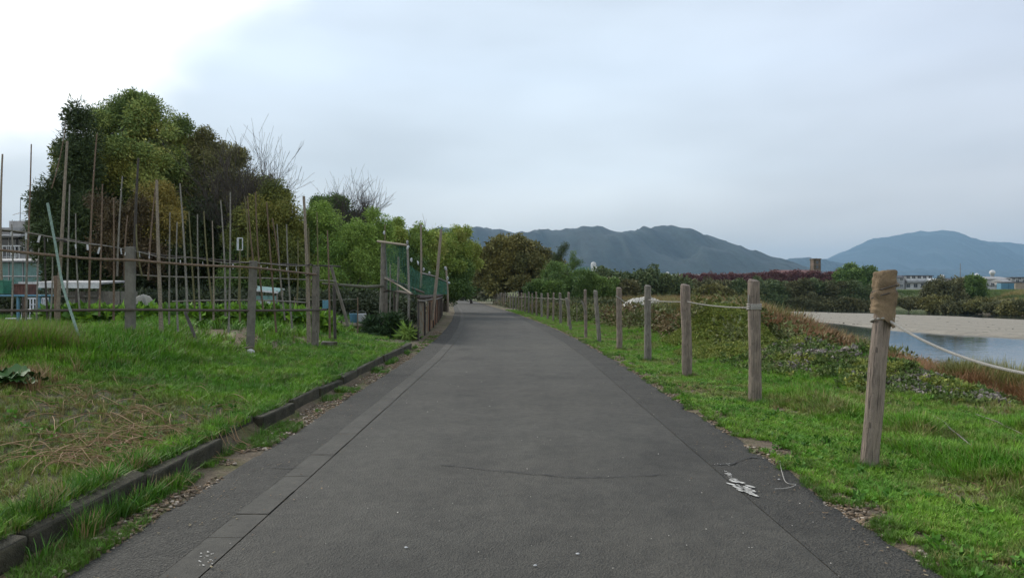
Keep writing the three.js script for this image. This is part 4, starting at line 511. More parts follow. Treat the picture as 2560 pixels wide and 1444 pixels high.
// ------------------------------------------------------------------ bamboo fence left of the path
const fenceD = table([[-120, 9.3], [0, 10], [325, 11], [620, 12], [785, 14.2], [870, 15.2]]);
const fp = (px, py, dd = 0) => P(px, py, fenceD(px) + dd);
const onGround = p => { const q = p.clone(); q.y = H(q.x, q.z); return q; };
{
  const t = thing('bamboo_fence', 'garden fence of bamboo stakes tied to rails between square posts', 'fence', [0, 0, 0]); const o = onGround(fp(460, 860)); t.position.copy(o); const L = p => p.clone().sub(o);
  const r = rng(71);
  const posts = [[325, 617, 0.068, M.concretePost, 'square grey concrete post'], [628, 652, 0.068, M.concretePost, 'square grey concrete post'], [788, 666, 0.075, M.woodGrey, 'weathered grooved wooden post']];
  for (const [px, py, s, m, l] of posts) { const top = fp(px, py), b = onGround(top), h = top.y - b.y + 0.3, g = rbox(s * 2, h, s * 2, 0.012, 0, 0, 0, px * 0.01, 0.006); const q = part(t, 'post', g, m, l); q.position.copy(L(V(top.x, b.y - 0.3 + h / 2, top.z))); q.rotation.set(0, 0.3, px === 628 ? -0.035 : px === 325 ? 0 : -0.01); }
  const stakes = [[5, 385, 2, 700, 0, 12], [77, 360, 60, 790, 2, 9], [28, 560, 28, 790, 1, 9], [62, 575, 64, 800, 1, 9], [110, 590, 118, 800, 3, 10], [163, 310, 128, 470, 2, 5], [167, 353, 140, 850, 0, 17], [173, 460, 166, 760, 1, 9], [188, 533, 198, 775, 1, 8], [241, 335, 222, 780, 2, 10], [255, 460, 247, 790, 2, 9], [283, 494, 283, 800, 2, 10], [305, 440, 292, 690, 1, 9], [318, 538, 311, 700, 2, 9], [345, 395, 334, 720, 3, 15], [340, 560, 354, 690, 4, 9], [390, 450, 369, 700, 2, 9], [391, 450, 404, 858, 0, 19], [424, 530, 422, 810, 1, 9], [442, 555, 444, 828, 1, 9], [449, 458, 468, 782, 1, 11], [471, 528, 486, 770, 4, 9], [493, 535, 500, 800, 1, 9], [509, 528, 530, 760, 4, 9], [530, 552, 533, 800, 0, 9], [551, 500, 563, 790, 1, 10], [575, 480, 571, 830, 1, 10], [600, 620, 596, 760, 4, 8], [611, 490, 618, 650, 4, 8], [618, 490, 641, 720, 2, 9], [638, 480, 658, 780, 2, 9], [666, 505, 690, 830, 2, 10], [680, 545, 704, 740, 2, 9], [692, 560, 712, 800, 1, 8], [716, 560, 730, 820, 1, 9], [744, 600, 742, 760, 4, 8], [759, 490, 772, 855, 0, 20], [771, 570, 776, 740, 4, 10], [792, 530, 797, 830, 4, 9], [818, 575, 824, 845, 2, 11], [96, 620, 90, 800, 1, 8], [130, 640, 122, 820, 1, 9]];
  const mats = [M.bambooPale, M.bambooGrey, M.bambooBrown, M.bambooDark, M.bambooOlive];
  for (const [x0, y0, x1, y1, mi, w] of stakes) { const dd = (r() - 0.5) * 0.2, a = L(fp(x0, y0, dd)), b = L(fp(x1, y1, dd)); const bow = V((r() - 0.5) * 0.05, 0, (r() - 0.5) * 0.05), rad = w / 2 / F * fenceD(x0) * 0.52, pts = [], rr = [], n = 9; for (let i = 0; i <= n; i++) { const u = i / n; pts.push(b.clone().lerp(a, u).addScaledVector(bow, 4 * u * (1 - u))); rr.push(rad * (1.05 - 0.45 * u) * (w > 12 && i % 2 ? 1.1 : 1)); } part(t, 'stake', limb(pts, rr, 7, 0.05, x0), mats[mi]); }
  const rail = (name, list, rad, m, wob = 0.15, dd = 0.12) => part(t, name, limb(new THREE.CatmullRomCurve3(list.map(([x, y]) => L(fp(x, y, dd)))).getPoints(50), rad, 8, wob, list[0][1]), m);
  rail('rail', [[-60, 568], [0, 574], [100, 588], [200, 604], [320, 625], [400, 637], [500, 646], [600, 655], [700, 660], [850, 666]], 0.016, M.bambooDark, 0.5);
  rail('vine', [[-40, 571], [60, 580], [180, 603], [300, 620], [420, 645], [470, 643], [560, 657], [620, 655], [720, 664], [790, 663]], 0.007, M.bambooGrey, 0.9, -0.02);
  rail('rail', [[-60, 618], [0, 625], [120, 637], [250, 648], [330, 650], [400, 656], [500, 663], [620, 668], [700, 676], [790, 686]], 0.021, M.bambooBrown, 0.1, -0.14);
  rail('rail', [[310, 686], [440, 692], [600, 694], [720, 697], [838, 702]], 0.013, M.bambooGrey, 0.1);
  rail('rail', [[430, 753], [520, 751], [640, 750], [770, 756]], 0.014, M.bambooGrey, 0.1);
  rail('rail', [[-60, 777], [120, 776], [300, 774], [480, 775], [640, 776], [815, 774]], 0.021, M.woodDark, 0.1, -0.1);
  for (const [x, y] of [[26, 580], [64, 586], [96, 593], [118, 596], [188, 612], [218, 614], [246, 622], [302, 624], [312, 630], [348, 632], [372, 634], [450, 649], [506, 654], [552, 656], [566, 660], [582, 662], [652, 665], [668, 668], [716, 668], [740, 668]]) { const p = L(fp(x, y + 4, -0.16)), s = 0.022 + 0.03 * r(); const g = new THREE.PlaneGeometry(s * 0.7, s * 2.2, 2, 4), q = g.attributes.position; for (let i = 0; i < q.count; i++) q.setZ(i, 0.012 * n3(q.getX(i) * 60 + x, q.getY(i) * 30, 1)); const m = part(t, 'paper_tag', g, M.white); m.position.copy(p); m.rotation.set(0.2 * (r() - 0.5), r() * 2, 0.5 * (r() - 0.5)); }
  const ties = [[401, 640], [772, 662], [152, 603], [772, 686]]; for (const [x, y] of ties) { const p = L(fp(x, y)), q = []; for (let i = 0; i <= 10; i++) { const a = i / 10 * 6.283; q.push(V(p.x + Math.cos(a) * 0.075, p.y + 0.02 * Math.sin(a * 2), p.z + Math.sin(a) * 0.075)); } part(t, 'tie', limb(q, 0.012, 5), M.bambooDark); }
}
function pole(name, label, cat, px, mat, rad, group) { const pts = px.map(([x, y, d]) => P(x, y, d)), b = pts[pts.length - 1].clone(); const t = thing(name, label, cat, [b.x, b.y, b.z], 0, group); part(t, 'shaft', limb(new THREE.CatmullRomCurve3(pts.map(p => p.sub(b))).getPoints(14), rad, 8, 0.08, px[0][0]), mat); return t; }
{ const g = onGround(P(214, 905, 9.3)), q = HZ + (HC - g.y) * F / 9.3 + 8; pole('leaning_pole', 'long pale green pole leaning on the bamboo fence', 'pole', [[118, 508, 10.4], [138, 615, 10.2], [156, 715, 9.9], [186, 810, 9.6], [214, q, 9.3]], M.greenPole, 0.019); }
pole('dark_stake', 'black crooked stick leaning out from the fence foot', 'stick', [[462, 780, 11.6], [482, 830, 11.3], [500, 882, 11]], M.bambooDark, 0.026);
pole('dark_stake', 'dark upright stake behind the leaning grey brace', 'stick', [[835, 712, 15.6], [836, 790, 15.6], [838, 868, 15.6]], M.bambooDark, 0.035);
pole('grey_brace', 'twisted grey plank brace leaning at the fence end', 'brace', [[828, 668, 15], [842, 720, 15.1], [856, 765, 15.2], [870, 815, 15.3]], M.woodGrey, 0.035);
pole('rusty_stake', 'rotten brown stake in the dry weeds near the green pole', 'stick', [[140, 690, 10.9], [142, 780, 10.8], [148, 880, 10.7]], M.bambooBrown, 0.045);
{ // rail from the fence end to the tall post, mossy
  const a = P(845, 711, 16.5), b = P(955, 715, 23.8); const t = thing('cross_rail', 'long mossy pole bridging fence end and tall trellis post', 'rail', [a.x, a.y, a.z]); part(t, 'shaft', limb([V(-0.3, 0.02, 0.3), V(0, 0, 0), b.clone().sub(a).multiplyScalar(0.5).add(V(0, -0.04, 0)), b.clone().sub(a)], [0.03, 0.035, 0.045, 0.055], 8, 0.12), M.woodMoss); }
{ // wire cage on a stick
  const c = P(599, 610, 14), t = thing('wire_cage', 'small white wire frame on a stick behind the fence', 'frame', [c.x, c.y, c.z]); const w = 0.055, h = 0.125, q = []; for (const [a, b] of [[V(-w, -h, 0), V(w, -h, 0)], [V(-w, h, 0), V(w, h, 0)], [V(-w, -h, 0), V(-w, h, 0)], [V(w, -h, 0), V(w, h, 0)], [V(-w * 0.3, -h, 0.04), V(-w * 0.3, h, 0.04)]]) q.push(limb([a, b], 0.011, 6)); part(t, 'frame', merge(q), M.whitePlastic); part(t, 'stick', limb([V(0, -h - 1.5, 0), V(0, -h, 0)], [0.02, 0.016], 6), M.bambooOlive); }
// ------------------------------------------------------------------ trellis with green netting and the sheet fence
{
  const A = P(958, 606, 24); const o = onGround(A), t = thing('net_trellis', 'tall garden trellis of poles hung with green netting', 'trellis', [o.x, o.y, o.z]); const L = p => p.clone().sub(o);
  const top = L(A); part(t, 'tall_post', limb([V(0, -0.3, 0), V(0, 0.8, 0), V(0.02, 1.9, 0), V(0, top.y, 0)], [0.155, 0.15, 0.13, 0.085], 12, 0.08, 3), M.woodGrey, 'thick grey wooden trellis post');
  part(t, 'crossbar', limb([L(P(944, 603, 24.2)), L(P(1018, 613, 22.6))], [0.045, 0.038], 8, 0.1), M.bambooPale);
  const poles = [[1018, 600, 1022, 800, 22.6, 0.045, M.bambooGrey], [996, 642, 990, 805, 23.2, 0.05, M.woodGrey], [1052, 560, 1052, 720, 26, 0.045, M.bambooPale], [1103, 573, 1080, 800, 24.5, 0.06, M.bambooPale], [1115, 665, 1120, 780, 40, 0.07, M.bambooPale], [975, 660, 974, 790, 23.6, 0.025, M.bambooGrey], [985, 730, 984, 830, 23.2, 0.04, M.woodDark], [962, 560, 960, 620, 24, 0.03, M.bambooOlive]];
  for (const [x0, y0, x1, y1, d, r, m] of poles) part(t, 'pole', limb([L(P(x1, y1, d)), L(P((x0 + x1) / 2, (y0 + y1) / 2, d)).add(V(0.02, 0, 0)), L(P(x0, y0, d))], [r, r * 0.9, r * 0.8], 8, 0.12, x0), m);
  for (const [pts, r, m] of [[[P(962, 694, 23.9), P(1010, 712, 23), P(1058, 731, 25.5)], 0.05, M.woodGrey], [[P(962, 694, 23.9), P(1000, 715, 22.6), P(1030, 735, 21)], 0.03, M.bambooPale], [[P(1052, 682, 26), P(1085, 690, 31), P(1116, 704, 40)], 0.035, M.bambooGrey], [[P(960, 727, 23.8), P(1000, 728, 22.8), P(1030, 735, 21)], 0.045, M.woodDark]]) part(t, 'rail', limb(pts.map(L), r, 7, 0.15, r * 900), m);
  const net = (a, b, c, d, nu, nv) => { const out = [], pt = (u, v) => a.clone().lerp(b, u).lerp(d.clone().lerp(c, u), v).add(V(0.05 * n3(u * 6, v * 6, 1), 0, 0.05 * n3(u * 6, v * 6, 4))); for (let i = 0; i <= nu; i++) { const q = []; for (let k = 0; k <= 6; k++) q.push(pt(i / nu, k / 6)); out.push(limb(q, 0.006, 3, 0, 1, false)); } for (let j = 0; j <= nv; j++) { const q = []; for (let k = 0; k <= 10; k++) q.push(pt(k / 10, j / nv)); out.push(limb(q, 0.006, 3, 0, 1, false)); } return merge(out); };
  part(t, 'netting', net(L(P(961, 606, 24)), L(P(1018, 614, 22.6)), L(P(1020, 735, 22.6)), L(P(961, 720, 24)), 15, 24), M.net, 'green netting below the crossbar'); part(t, 'netting', net(L(P(1018, 660, 22.6)), L(P(1053, 684, 26)), L(P(1055, 735, 26)), L(P(1020, 735, 22.6)), 26, 10), M.net); part(t, 'netting', net(L(P(1053, 684, 26)), L(P(1116, 704, 40)), L(P(1119, 735, 40)), L(P(1055, 735, 26)), 70, 9), M.net);
  const r = rng(4); for (const [x, y, d] of [[1018, 605, 22.5], [1028, 650, 23], [1045, 657, 25.5], [1059, 673, 26], [1073, 683, 28], [1119, 695, 39], [1122, 707, 39], [1114, 671, 39], [960, 582, 23.9], [1020, 618, 22.5]]) { const g = chunk(0.07 * d / 24, x, 0.55, 1.1, 0.4, 2); const m = part(t, 'plastic_scrap', g, M.whitePlastic); m.position.copy(L(P(x, y, d))); m.rotation.set(r(), r(), r() - 0.5); }
}
{
  const line = [[20.2, 0], [43.5, 1]]; const at = d => V(cx(d) - 2.78 - 0.012 * (d - 20), 0, -d); const o = at(20.2); o.y = H(o.x, o.z); const t = thing('sheet_fence', 'low fence of rusty corrugated sheets along the path edge', 'fence', [o.x, o.y, o.z]); const r = rng(6); let d = 20.4, k = 0;
  while (d < 43) { const w = 0.85 + 0.3 * r(), a = at(d), b = at(d + w), n = 26, pos = [], uv = [], idx = [], h = 1.28 + 0.1 * r(), dir = b.clone().sub(a).normalize(), nor = V(dir.z, 0, -dir.x), tilt = 0.05 * (r() - 0.5); for (let i = 0; i <= n; i++) { const p = a.clone().lerp(b, i / n * 0.985).addScaledVector(nor, 0.018 * Math.sin(i / n * w / 0.076 * 6.283) + (k % 2 ? 0.012 : -0.012)); const g0 = H(p.x, p.z) - 0.03; for (const y of [0, h]) { const e = p.clone().addScaledVector(nor, tilt * y); pos.push(e.x - o.x, g0 + y - o.y + (y ? 0.02 * r() : 0), e.z - o.z); uv.push(i / n * w + k * 0.4, y + k * 0.3); } if (i) { const q = i * 2; idx.push(q - 2, q, q - 1, q - 1, q, q + 1); } } part(t, 'sheet', geom(pos, idx, uv), d < 24.5 ? M.rustGrey : (k % 4 === 3 ? M.rustGrey : M.rust)); d += w; k++; }
  for (const [y, m, rad, s] of [[1.33, M.woodDark, 0.06, 1], [1.2, M.woodGrey, 0.035, 2]]) { const pts = []; for (let q = 20.2; q <= 43.5; q += 2.3) { const p = at(q).add(V(0.06, 0, 0)); pts.push(V(p.x - o.x, H(p.x, p.z) + y + 0.05 * n3(q, s, 1) - o.y, p.z - o.z)); } part(t, 'top_rail', limb(pts, rad, 8, 0.15, s), m); }
  for (let q = 20.3; q < 44; q += 2.6) { const p = at(q).add(V(0.05, 0, 0)); part(t, 'stake', limb([V(0, -0.2, 0), V(0.02 * r(), 1.1 + 0.3 * r(), 0)], [0.035, 0.03], 7, 0.12, q), r() < 0.5 ? M.bambooDark : M.woodDark).position.set(p.x - o.x, H(p.x, p.z) - o.y, p.z - o.z); }
}
// ------------------------------------------------------------------ things in the garden
function onPlot(px, d) { const x = (px - 1280) / F * d; return V(x, H(x, -d), -d); }
{ const b = onPlot(180, 23), t = thing('garden_shed', 'low shed with a long white fascia board and grey panels', 'shed', [b.x, b.y, b.z]); const Y = py => HC + (HZ - py) / F * 23 - b.y, X = px => (px - 180) / F * 23; part(t, 'fascia_board', box(X(275) - X(78), Y(706) - Y(720), 0.05, (X(275) + X(78)) / 2, (Y(706) + Y(720)) / 2, 0.6, 0, 0, -0.012), M.white); part(t, 'roof', box(X(270) - X(80), 0.06, 1.8, (X(270) + X(80)) / 2, Y(706) + 0.01, -0.32, 0.06), M.plasterGrey); for (const px of [84, 150, 215, 268]) part(t, 'upright', box(0.07, Y(720), 0.07, X(px), Y(720) / 2, 0.5), M.woodDark); for (let k = 0; k < 4; k++) part(t, 'wall_panel', box(0.55, Y(728), 0.04, X(200) + 0.1 + k * 0.3 * 1.0 + k * 0.28, Y(728) / 2, 0.3 - 0.02 * (k % 2)), k % 2 ? M.concretePost : M.woodGrey); part(t, 'shelf', box(X(265) - X(90), 0.05, 0.4, (X(265) + X(90)) / 2, Y(740), 0.2), M.woodGrey); }
{ const b = onPlot(40, 20), t = thing('blue_table', 'long blue garden table beside the white chairs', 'table', [b.x, b.y, b.z]); part(t, 'table_top', rbox(1.9, 0.06, 0.6, 0.015, 0, 0.98, 0), M.bluePlastic); for (const [x, z] of [[-0.85, -0.24], [0.85, -0.24], [-0.85, 0.24], [0.85, 0.24], [0.2, 0.2]]) part(t, 'leg', box(0.06, 0.95, 0.06, x, 0.475, z), M.bluePlastic); }
const crate = (name, label, px, d, y, w, h, m) => { const b = onPlot(px, d), t = thing(name, label, 'crate', [b.x, b.y + y, b.z]); part(t, 'body', merge([rbox(w, h, 0.03, 0.01, 0, h / 2, 0.2), rbox(w, h, 0.03, 0.01, 0, h / 2, -0.2), rbox(0.03, h, 0.37, 0.01, w / 2 - 0.015, h / 2, 0), rbox(0.03, h, 0.37, 0.01, -w / 2 + 0.015, h / 2, 0), box(w - 0.06, 0.03, 0.37, 0, 0.02, 0)]), m); part(t, 'rim', merge([box(w + 0.04, 0.04, 0.03, 0, h, 0.225), box(w + 0.04, 0.04, 0.03, 0, h, -0.225)]), m); };
crate('green_crate', 'green plastic crate on the blue table', 6, 20, 1.012, 0.34, 0.4, M.greenPlastic); crate('brown_crate', 'reddish brown crate on the blue table', 62, 20, 1.012, 0.42, 0.3, M.redwood);
for (const [px, turn] of [[76, 0.3], [97, -0.4]]) { const b = onPlot(px, 25), t = thing('plastic_chair', 'white plastic garden chair by the blue table', 'chair', [b.x, b.y, b.z], turn, 'white plastic chairs'); part(t, 'seat', rbox(0.46, 0.04, 0.44, 0.015, 0, 0.42, 0), M.whitePlastic); const bk = part(t, 'backrest', merge([box(0.46, 0.06, 0.03, 0, 0.84, -0.25), box(0.04, 0.42, 0.03, -0.21, 0.63, -0.23), box(0.04, 0.42, 0.03, 0.21, 0.63, -0.23), box(0.05, 0.4, 0.02, -0.1, 0.62, -0.23), box(0.05, 0.4, 0.02, 0, 0.62, -0.23), box(0.05, 0.4, 0.02, 0.1, 0.62, -0.23)]), M.whitePlastic); for (const [x, z] of [[-0.2, -0.19], [0.2, -0.19], [-0.2, 0.19], [0.2, 0.19]]) part(t, 'leg', limb([V(x * 1.15, 0, z * 1.2), V(x, 0.41, z)], [0.018, 0.024], 6), M.whitePlastic); for (const x of [-0.23, 0.23]) part(t, 'armrest', box(0.05, 0.03, 0.4, x, 0.62, -0.02), M.whitePlastic); }
for (const [px, py, w] of [[52, 800, 1.0], [58, 809, 1.1]]) { const b = G(px, py, 0.5); b.y = H(b.x, b.z); solo('white_board', rbox(w, 0.05, 0.24, 0.01, b.x, b.y + 0.1, b.z, px, 0.02), M.white, 'white foam board lying in the weeds behind the fence', 'board', 'white boards in the weeds'); }
{ const b = onPlot(322, 21), t = thing('tarp_heap', 'heap of junk under a crumpled pale grey tarpaulin', 'tarp', [b.x, b.y, b.z]); const pos = [], uv = [], idx = [], n = 50, m = 26; for (let j = 0; j <= m; j++) for (let i = 0; i <= n; i++) { const x = lerp(-1.15, 0.75, i / n), z = lerp(-0.6, 0.6, j / m), q = Math.max(0, 1 - (z / 0.6) ** 4); const prof = table([[-1.15, 0.4], [-0.9, 0.52], [-0.3, 0.58], [0.05, 0.74], [0.3, 0.92], [0.48, 1.02], [0.58, 0.86], [0.66, 0.45], [0.75, 0.05]])(x); pos.push(x + 0.05 * n3(x * 4, z * 4, 2), Math.max(0.0, prof * Math.pow(q, 0.5) + 0.12 * fbm(x * 4, z * 4, 5, 3)), z); uv.push(x, z); if (i && j) { const A = (j - 1) * (n + 1) + i - 1, B = A + 1, D = A + n + 1; idx.push(A, B, D, B, D + 1, D); } } part(t, 'tarpaulin', geom(pos, idx, uv), M.tarp); part(t, 'tie_rope', limb([V(-1.0, 0.55, 0.5), V(-0.2, 0.62, 0.56), V(0.3, 0.85, 0.5), V(0.6, 0.7, 0.4)], 0.012, 5), M.bambooDark); }
{ const b = onPlot(497, 20.5), t = thing('low_tunnel', 'small white plastic crop tunnel between vegetable rows', 'tunnel', [b.x, b.y, b.z]); const pos = [], uv = [], idx = []; for (let i = 0; i <= 12; i++) for (let k = 0; k <= 14; k++) { const a = k / 14 * Math.PI, x = lerp(-1.0, 0.5, i / 12); pos.push(x, 0.36 * Math.sin(a) + 0.012 * n3(x * 6, a * 4, 2), 0.3 * Math.cos(a)); uv.push(x, a * 0.3); if (i && k) { const A = (i - 1) * 15 + k - 1, B = A + 1, D = A + 15; idx.push(A, B, D, B, D + 1, D); } } part(t, 'cover', geom(pos, idx, uv), M.whitePlastic); for (const x of [-1, -0.5, 0, 0.5]) { const q = []; for (let k = 0; k <= 12; k++) { const a = k / 12 * Math.PI; q.push(V(x, 0.372 * Math.sin(a), 0.312 * Math.cos(a))); } part(t, 'hoop', limb(q, 0.008, 5), M.metal); } }
{ const b = onPlot(655, 24), t = thing('white_cabinet', 'white ribbed metal cabinet standing in the vegetable plot', 'cabinet', [b.x, b.y, b.z]); for (let k = 0; k < 3; k++) part(t, 'door_panel', rbox(0.21, 0.78, 0.3, 0.012, -0.23 + k * 0.225, 0.39, 0, k), M.whitePlastic); part(t, 'top', box(0.74, 0.04, 0.34, 0, 0.80, 0), M.whitePlastic); for (let k = 0; k < 6; k++) part(t, 'rib', box(0.02, 0.7, 0.02, -0.29 + k * 0.113, 0.39, 0.158), M.plasterGrey); }
{ const b = onPlot(606, 24), t = thing('wire_basket', 'grey mesh basket beside the white cabinet', 'basket', [b.x, b.y, b.z]); const q = []; for (let k = 0; k < 14; k++) { const a = k / 14 * 6.283; q.push(limb([V(Math.cos(a) * 0.16, 0, Math.sin(a) * 0.16), V(Math.cos(a) * 0.2, 0.6, Math.sin(a) * 0.2)], 0.012, 4)); } part(t, 'wires', merge(q), M.whitePlastic); const ring = y => { const c = []; for (let i = 0; i <= 18; i++) { const a = i / 18 * 6.283, r = 0.16 + 0.067 * y; c.push(V(Math.cos(a) * r, y, Math.sin(a) * r)); } return limb(c, 0.014, 5); }; for (const y of [0.03, 0.3, 0.6]) part(t, 'ring', ring(y), M.whitePlastic); }
{ const b = onPlot(668, 26), t = thing('cold_frame', 'glazed cold frame with white edges above the cabinet', 'cold frame', [b.x, b.y, b.z]); const Y = py => HC + (HZ - py) / F * 26 - b.y; part(t, 'lid', box(1.0, 0.04, 0.7, 0, Y(724), 0, 0.25, 0, -0.1), M.teal); part(t, 'edge', merge([box(1.08, 0.06, 0.05, 0, Y(729) + 0.02, 0.36, 0, 0, -0.1), box(1.08, 0.05, 0.05, 0, Y(719), -0.36, 0, 0, -0.1)]), M.white); for (const [x, z] of [[-0.48, 0.3], [0.48, 0.3], [-0.48, -0.3], [0.48, -0.3]]) part(t, 'leg', box(0.05, Y(727), 0.05, x, Y(727) / 2, z), M.woodGrey); for (let k = 0; k < 3; k++) part(t, 'side_panel', box(0.3, 0.5, 0.03, -0.32 + 0.32 * k, Y(755), 0.28), M.teal); }
{ const b = onPlot(815, 19), t = thing('blue_sheet', 'small blue sheet hung on a line behind the wooden fence post', 'sheet', [b.x, b.y, b.z]); const c = HC + (HZ - 760) / F * 19 - b.y, g = new THREE.PlaneGeometry(0.2, 0.24, 6, 6), p = g.attributes.position; for (let i = 0; i < p.count; i++) p.setZ(i, 0.02 * Math.sin(p.getX(i) * 50)); g.translate(0, c, 0); part(t, 'sheet', g, M.bluePlastic); part(t, 'line', limb([V(-0.9, c + 0.15, 0), V(0, c + 0.12, 0), V(0.9, c + 0.14, 0)], 0.008, 5), M.bambooGrey); for (const x of [-0.9, 0.9]) part(t, 'stick', limb([V(x, -0.1, 0), V(x, c + 0.2, 0)], 0.016, 6), M.bambooBrown); }
for (const [px, d, m, l] of [[566, 22, M.whitePlastic, 'white plastic bucket between the vegetable rows'], [712, 21, M.whitePlastic, 'white bucket to one side of the cold frame'], [884, 25, M.bluePlastic, 'blue bucket under the mossy cross rail'], [905, 26, M.whitePlastic, 'white bucket under the mossy cross rail'], [430, 23, M.greenPlastic, 'green bucket beside the tarpaulin heap']]) { const b = onPlot(px, d), t = thing('bucket', l, 'bucket', [b.x, b.y, b.z]); part(t, 'body', new THREE.LatheGeometry([[0, 0.01], [0.13, 0.01], [0.16, 0.34], [0.175, 0.35], [0.165, 0.36], [0.15, 0.35], [0.125, 0.03], [0, 0.03]].map(q => new THREE.Vector2(...q)), 18), m); const q = []; for (let i = 0; i <= 10; i++) { const a = i / 10 * Math.PI; q.push(V(Math.cos(a) * 0.165, 0.34 + 0.14 * Math.sin(a), 0.02)); } part(t, 'handle', limb(q, 0.006, 5), M.metal); }
{ const a = G(845, 815, 0.4), b = G(942, 811, 0.4); a.y = H(a.x, a.z) + 0.1; b.y = H(b.x, b.z) + 0.1; const t = thing('timber_edging', 'pale timber beam edging the bare soil plot', 'timber', [a.x, a.y, a.z]); part(t, 'beam', limb([V(0, 0, 0), b.clone().sub(a)], 0.08, 4, 0.06), M.bambooPale); for (const u of [0.1, 0.5, 0.9]) part(t, 'peg', limb([b.clone().sub(a).multiplyScalar(u).add(V(0, -0.25, 0.1)), b.clone().sub(a).multiplyScalar(u).add(V(0, 0.12, 0.1))], 0.03, 6), M.woodDark); }
{ const b = onPlot(822, 14.6); const m = solo('stone_block', rbox(0.36, 0.16, 0.22, 0.03, 0, 0, 0, 3, 0.05), M.stone, 'long grey stone block at the foot of the wooden fence post', 'stone'); m.position.set(b.x, b.y + 0.06, b.z); m.rotation.y = 0.25; }
{ const b = G(626, 884, 0.4); const m = solo('white_stone', chunk(0.055, 8, 1.2, 0.9, 1), M.white, 'small whitish stone in the grass before the concrete post', 'stone'); m.position.set(b.x, H(b.x, b.z) + 0.05, b.z); }
{ const b = G(585, 886, 0.4); b.y = H(b.x, b.z) + 0.05; const t = thing('cut_branch', 'pale cut branch with yellowing leaves lying by the fence', 'branch', [b.x, b.y, b.z]); part(t, 'stem', merge([limb([V(-0.3, 0, 0.1), V(-0.05, 0.03, 0), V(0.28, 0.07, -0.1)], [0.014, 0.018, 0.01], 6, 0.1), limb([V(-0.05, 0.03, 0), V(0.1, 0.02, 0.12), V(0.2, 0.04, 0.2)], [0.01, 0.008, 0.005], 5)]), M.bambooPale); crown(t, 'leaves', [[-0.2, 0.06, 0, 0.16, 0.08, 0.12], [0.05, 0.06, 0.1, 0.1, 0.05, 0.1]], 26, [leafClump(90, 5, 0.07, 0.035, 0.05)], 1, [PAL.fresh], 90, { floor: -1 }); }
tree('post_bush', 'dark strap leaved bush growing at the foot of the trellis post', 'bush', 965, 21.5, [lobe(950, 838, 42, 26, 21), lobe(990, 835, 38, 30, 21), lobe(965, 822, 36, 24, 21.5), lobe(1018, 845, 18, 22, 20.4, 1)], { n: 900, geos: [leafClump(95, 26, 0.26, 0.03, 0.16, 0.6), leafClump(96, 26, 0.12, 0.06, 0.2)], size: 0.95, pal: [[[0.022, 0.05, 0.014], [0.04, 0.085, 0.018], [0.06, 0.115, 0.03]], PAL.fresh], seed: 97, trunk: 0.02, floor: -0.05 });
{ // broad leaved plant on the bank
  const r = rng(19), bx = -5.12, bz = -6.9, b = V(bx, H(bx, bz), bz), t = thing('broadleaf_plant', 'broad dark green leaves of a low plant on the grass bank', 'plant', [b.x, b.y, b.z]); const dk = std(0.07, 0.18, 0.03, { roughness: 0.6, map: rep(tBark, 6) }), lt = std(0.12, 0.26, 0.07, { roughness: 0.55, map: rep(tBark, 6) });
  for (let k = 0; k < 12; k++) { const a = k * 2.4, rad = 0.04 + 0.16 * r(), s = 0.07 + 0.07 * r(), h = 0.05 + 0.1 * r(), pos = [], idx = [], c = V(Math.cos(a) * rad, h, Math.sin(a) * rad), n = 18, m = 5; for (let j = 0; j <= m; j++) for (let i = 0; i <= n; i++) { const th = i / n * 6.283, q = j / m * s * (1 + 0.12 * Math.cos(3 * th) + 0.08 * n3(Math.cos(th) * 2, k, Math.sin(th) * 2)); const x = Math.cos(th) * q, z = Math.sin(th) * q; pos.push(c.x + x, c.y + 0.3 * (q * q) / s - 0.35 * (x * Math.cos(a) + z * Math.sin(a)) + 0.012 * Math.cos(th * 9) * j / m, c.z + z); if (i && j) { const A = (j - 1) * (n + 1) + i - 1, B = A + 1, D = A + n + 1; idx.push(A, B, D, B, D + 1, D); } } const lf = part(t, 'leaf', geom(pos, idx), k % 4 === 0 ? lt : dk); part(lf, 'stalk', limb([V(0, -0.02, 0), V(c.x * 0.5, h * 0.6, c.z * 0.5), c], [0.008, 0.006, 0.005], 6), lt); }
}
// ------------------------------------------------------------------ heaps by the river
{ const b = V(7.35, 0, -36.8); b.y = H(b.x, b.z); const t = thing('shell_heap', 'heap of pale shells and gravel behind the rope fence', 'heap', [b.x, b.y, b.z]); const pos = [], uv = [], idx = [], n = 40; for (let j = 0; j <= n; j++) for (let i = 0; i <= n; i++) { const x = lerp(-1.7, 1.7, i / n), z = lerp(-1.5, 1.5, j / n), q = Math.hypot(x / 1.5, z / 1.3); pos.push(x, -0.1 + 0.95 * Math.max(0, 1 - q * q * (0.8 + 0.3 * n3(x, 2, z))) ** 0.8 + 0.08 * fbm(x * 3, 4, z * 3, 3), z); uv.push(x, z); if (i && j) { const A = (j - 1) * (n + 1) + i - 1, B = A + 1, D = A + n + 1; idx.push(A, B, D, B, D + 1, D); } } const g = geom(pos, idx, uv); part(t, 'core', g, M.sand); const r = rng(3), ms = [], cs = []; for (let k = 0; k < 2600; k++) { const i = Math.floor(r() * (n + 1) * (n + 1)) * 3, s = 0.03 + 0.05 * r(); if (pos[i + 1] < 0) continue; ms.push(new THREE.Matrix4().compose(V(pos[i] + (r() - 0.5) * 0.08, pos[i + 1] + 0.01, pos[i + 2] + (r() - 0.5) * 0.08), Q(r), V(s, s * 0.6, s))); const v = 0.25 + 0.5 * r(); cs.push(C(v, v * 0.95, v * 0.85)); } t.add(instanced('shells', chunk(1, 5, 1, 1, 1, 1), M.litter, ms, cs)); }

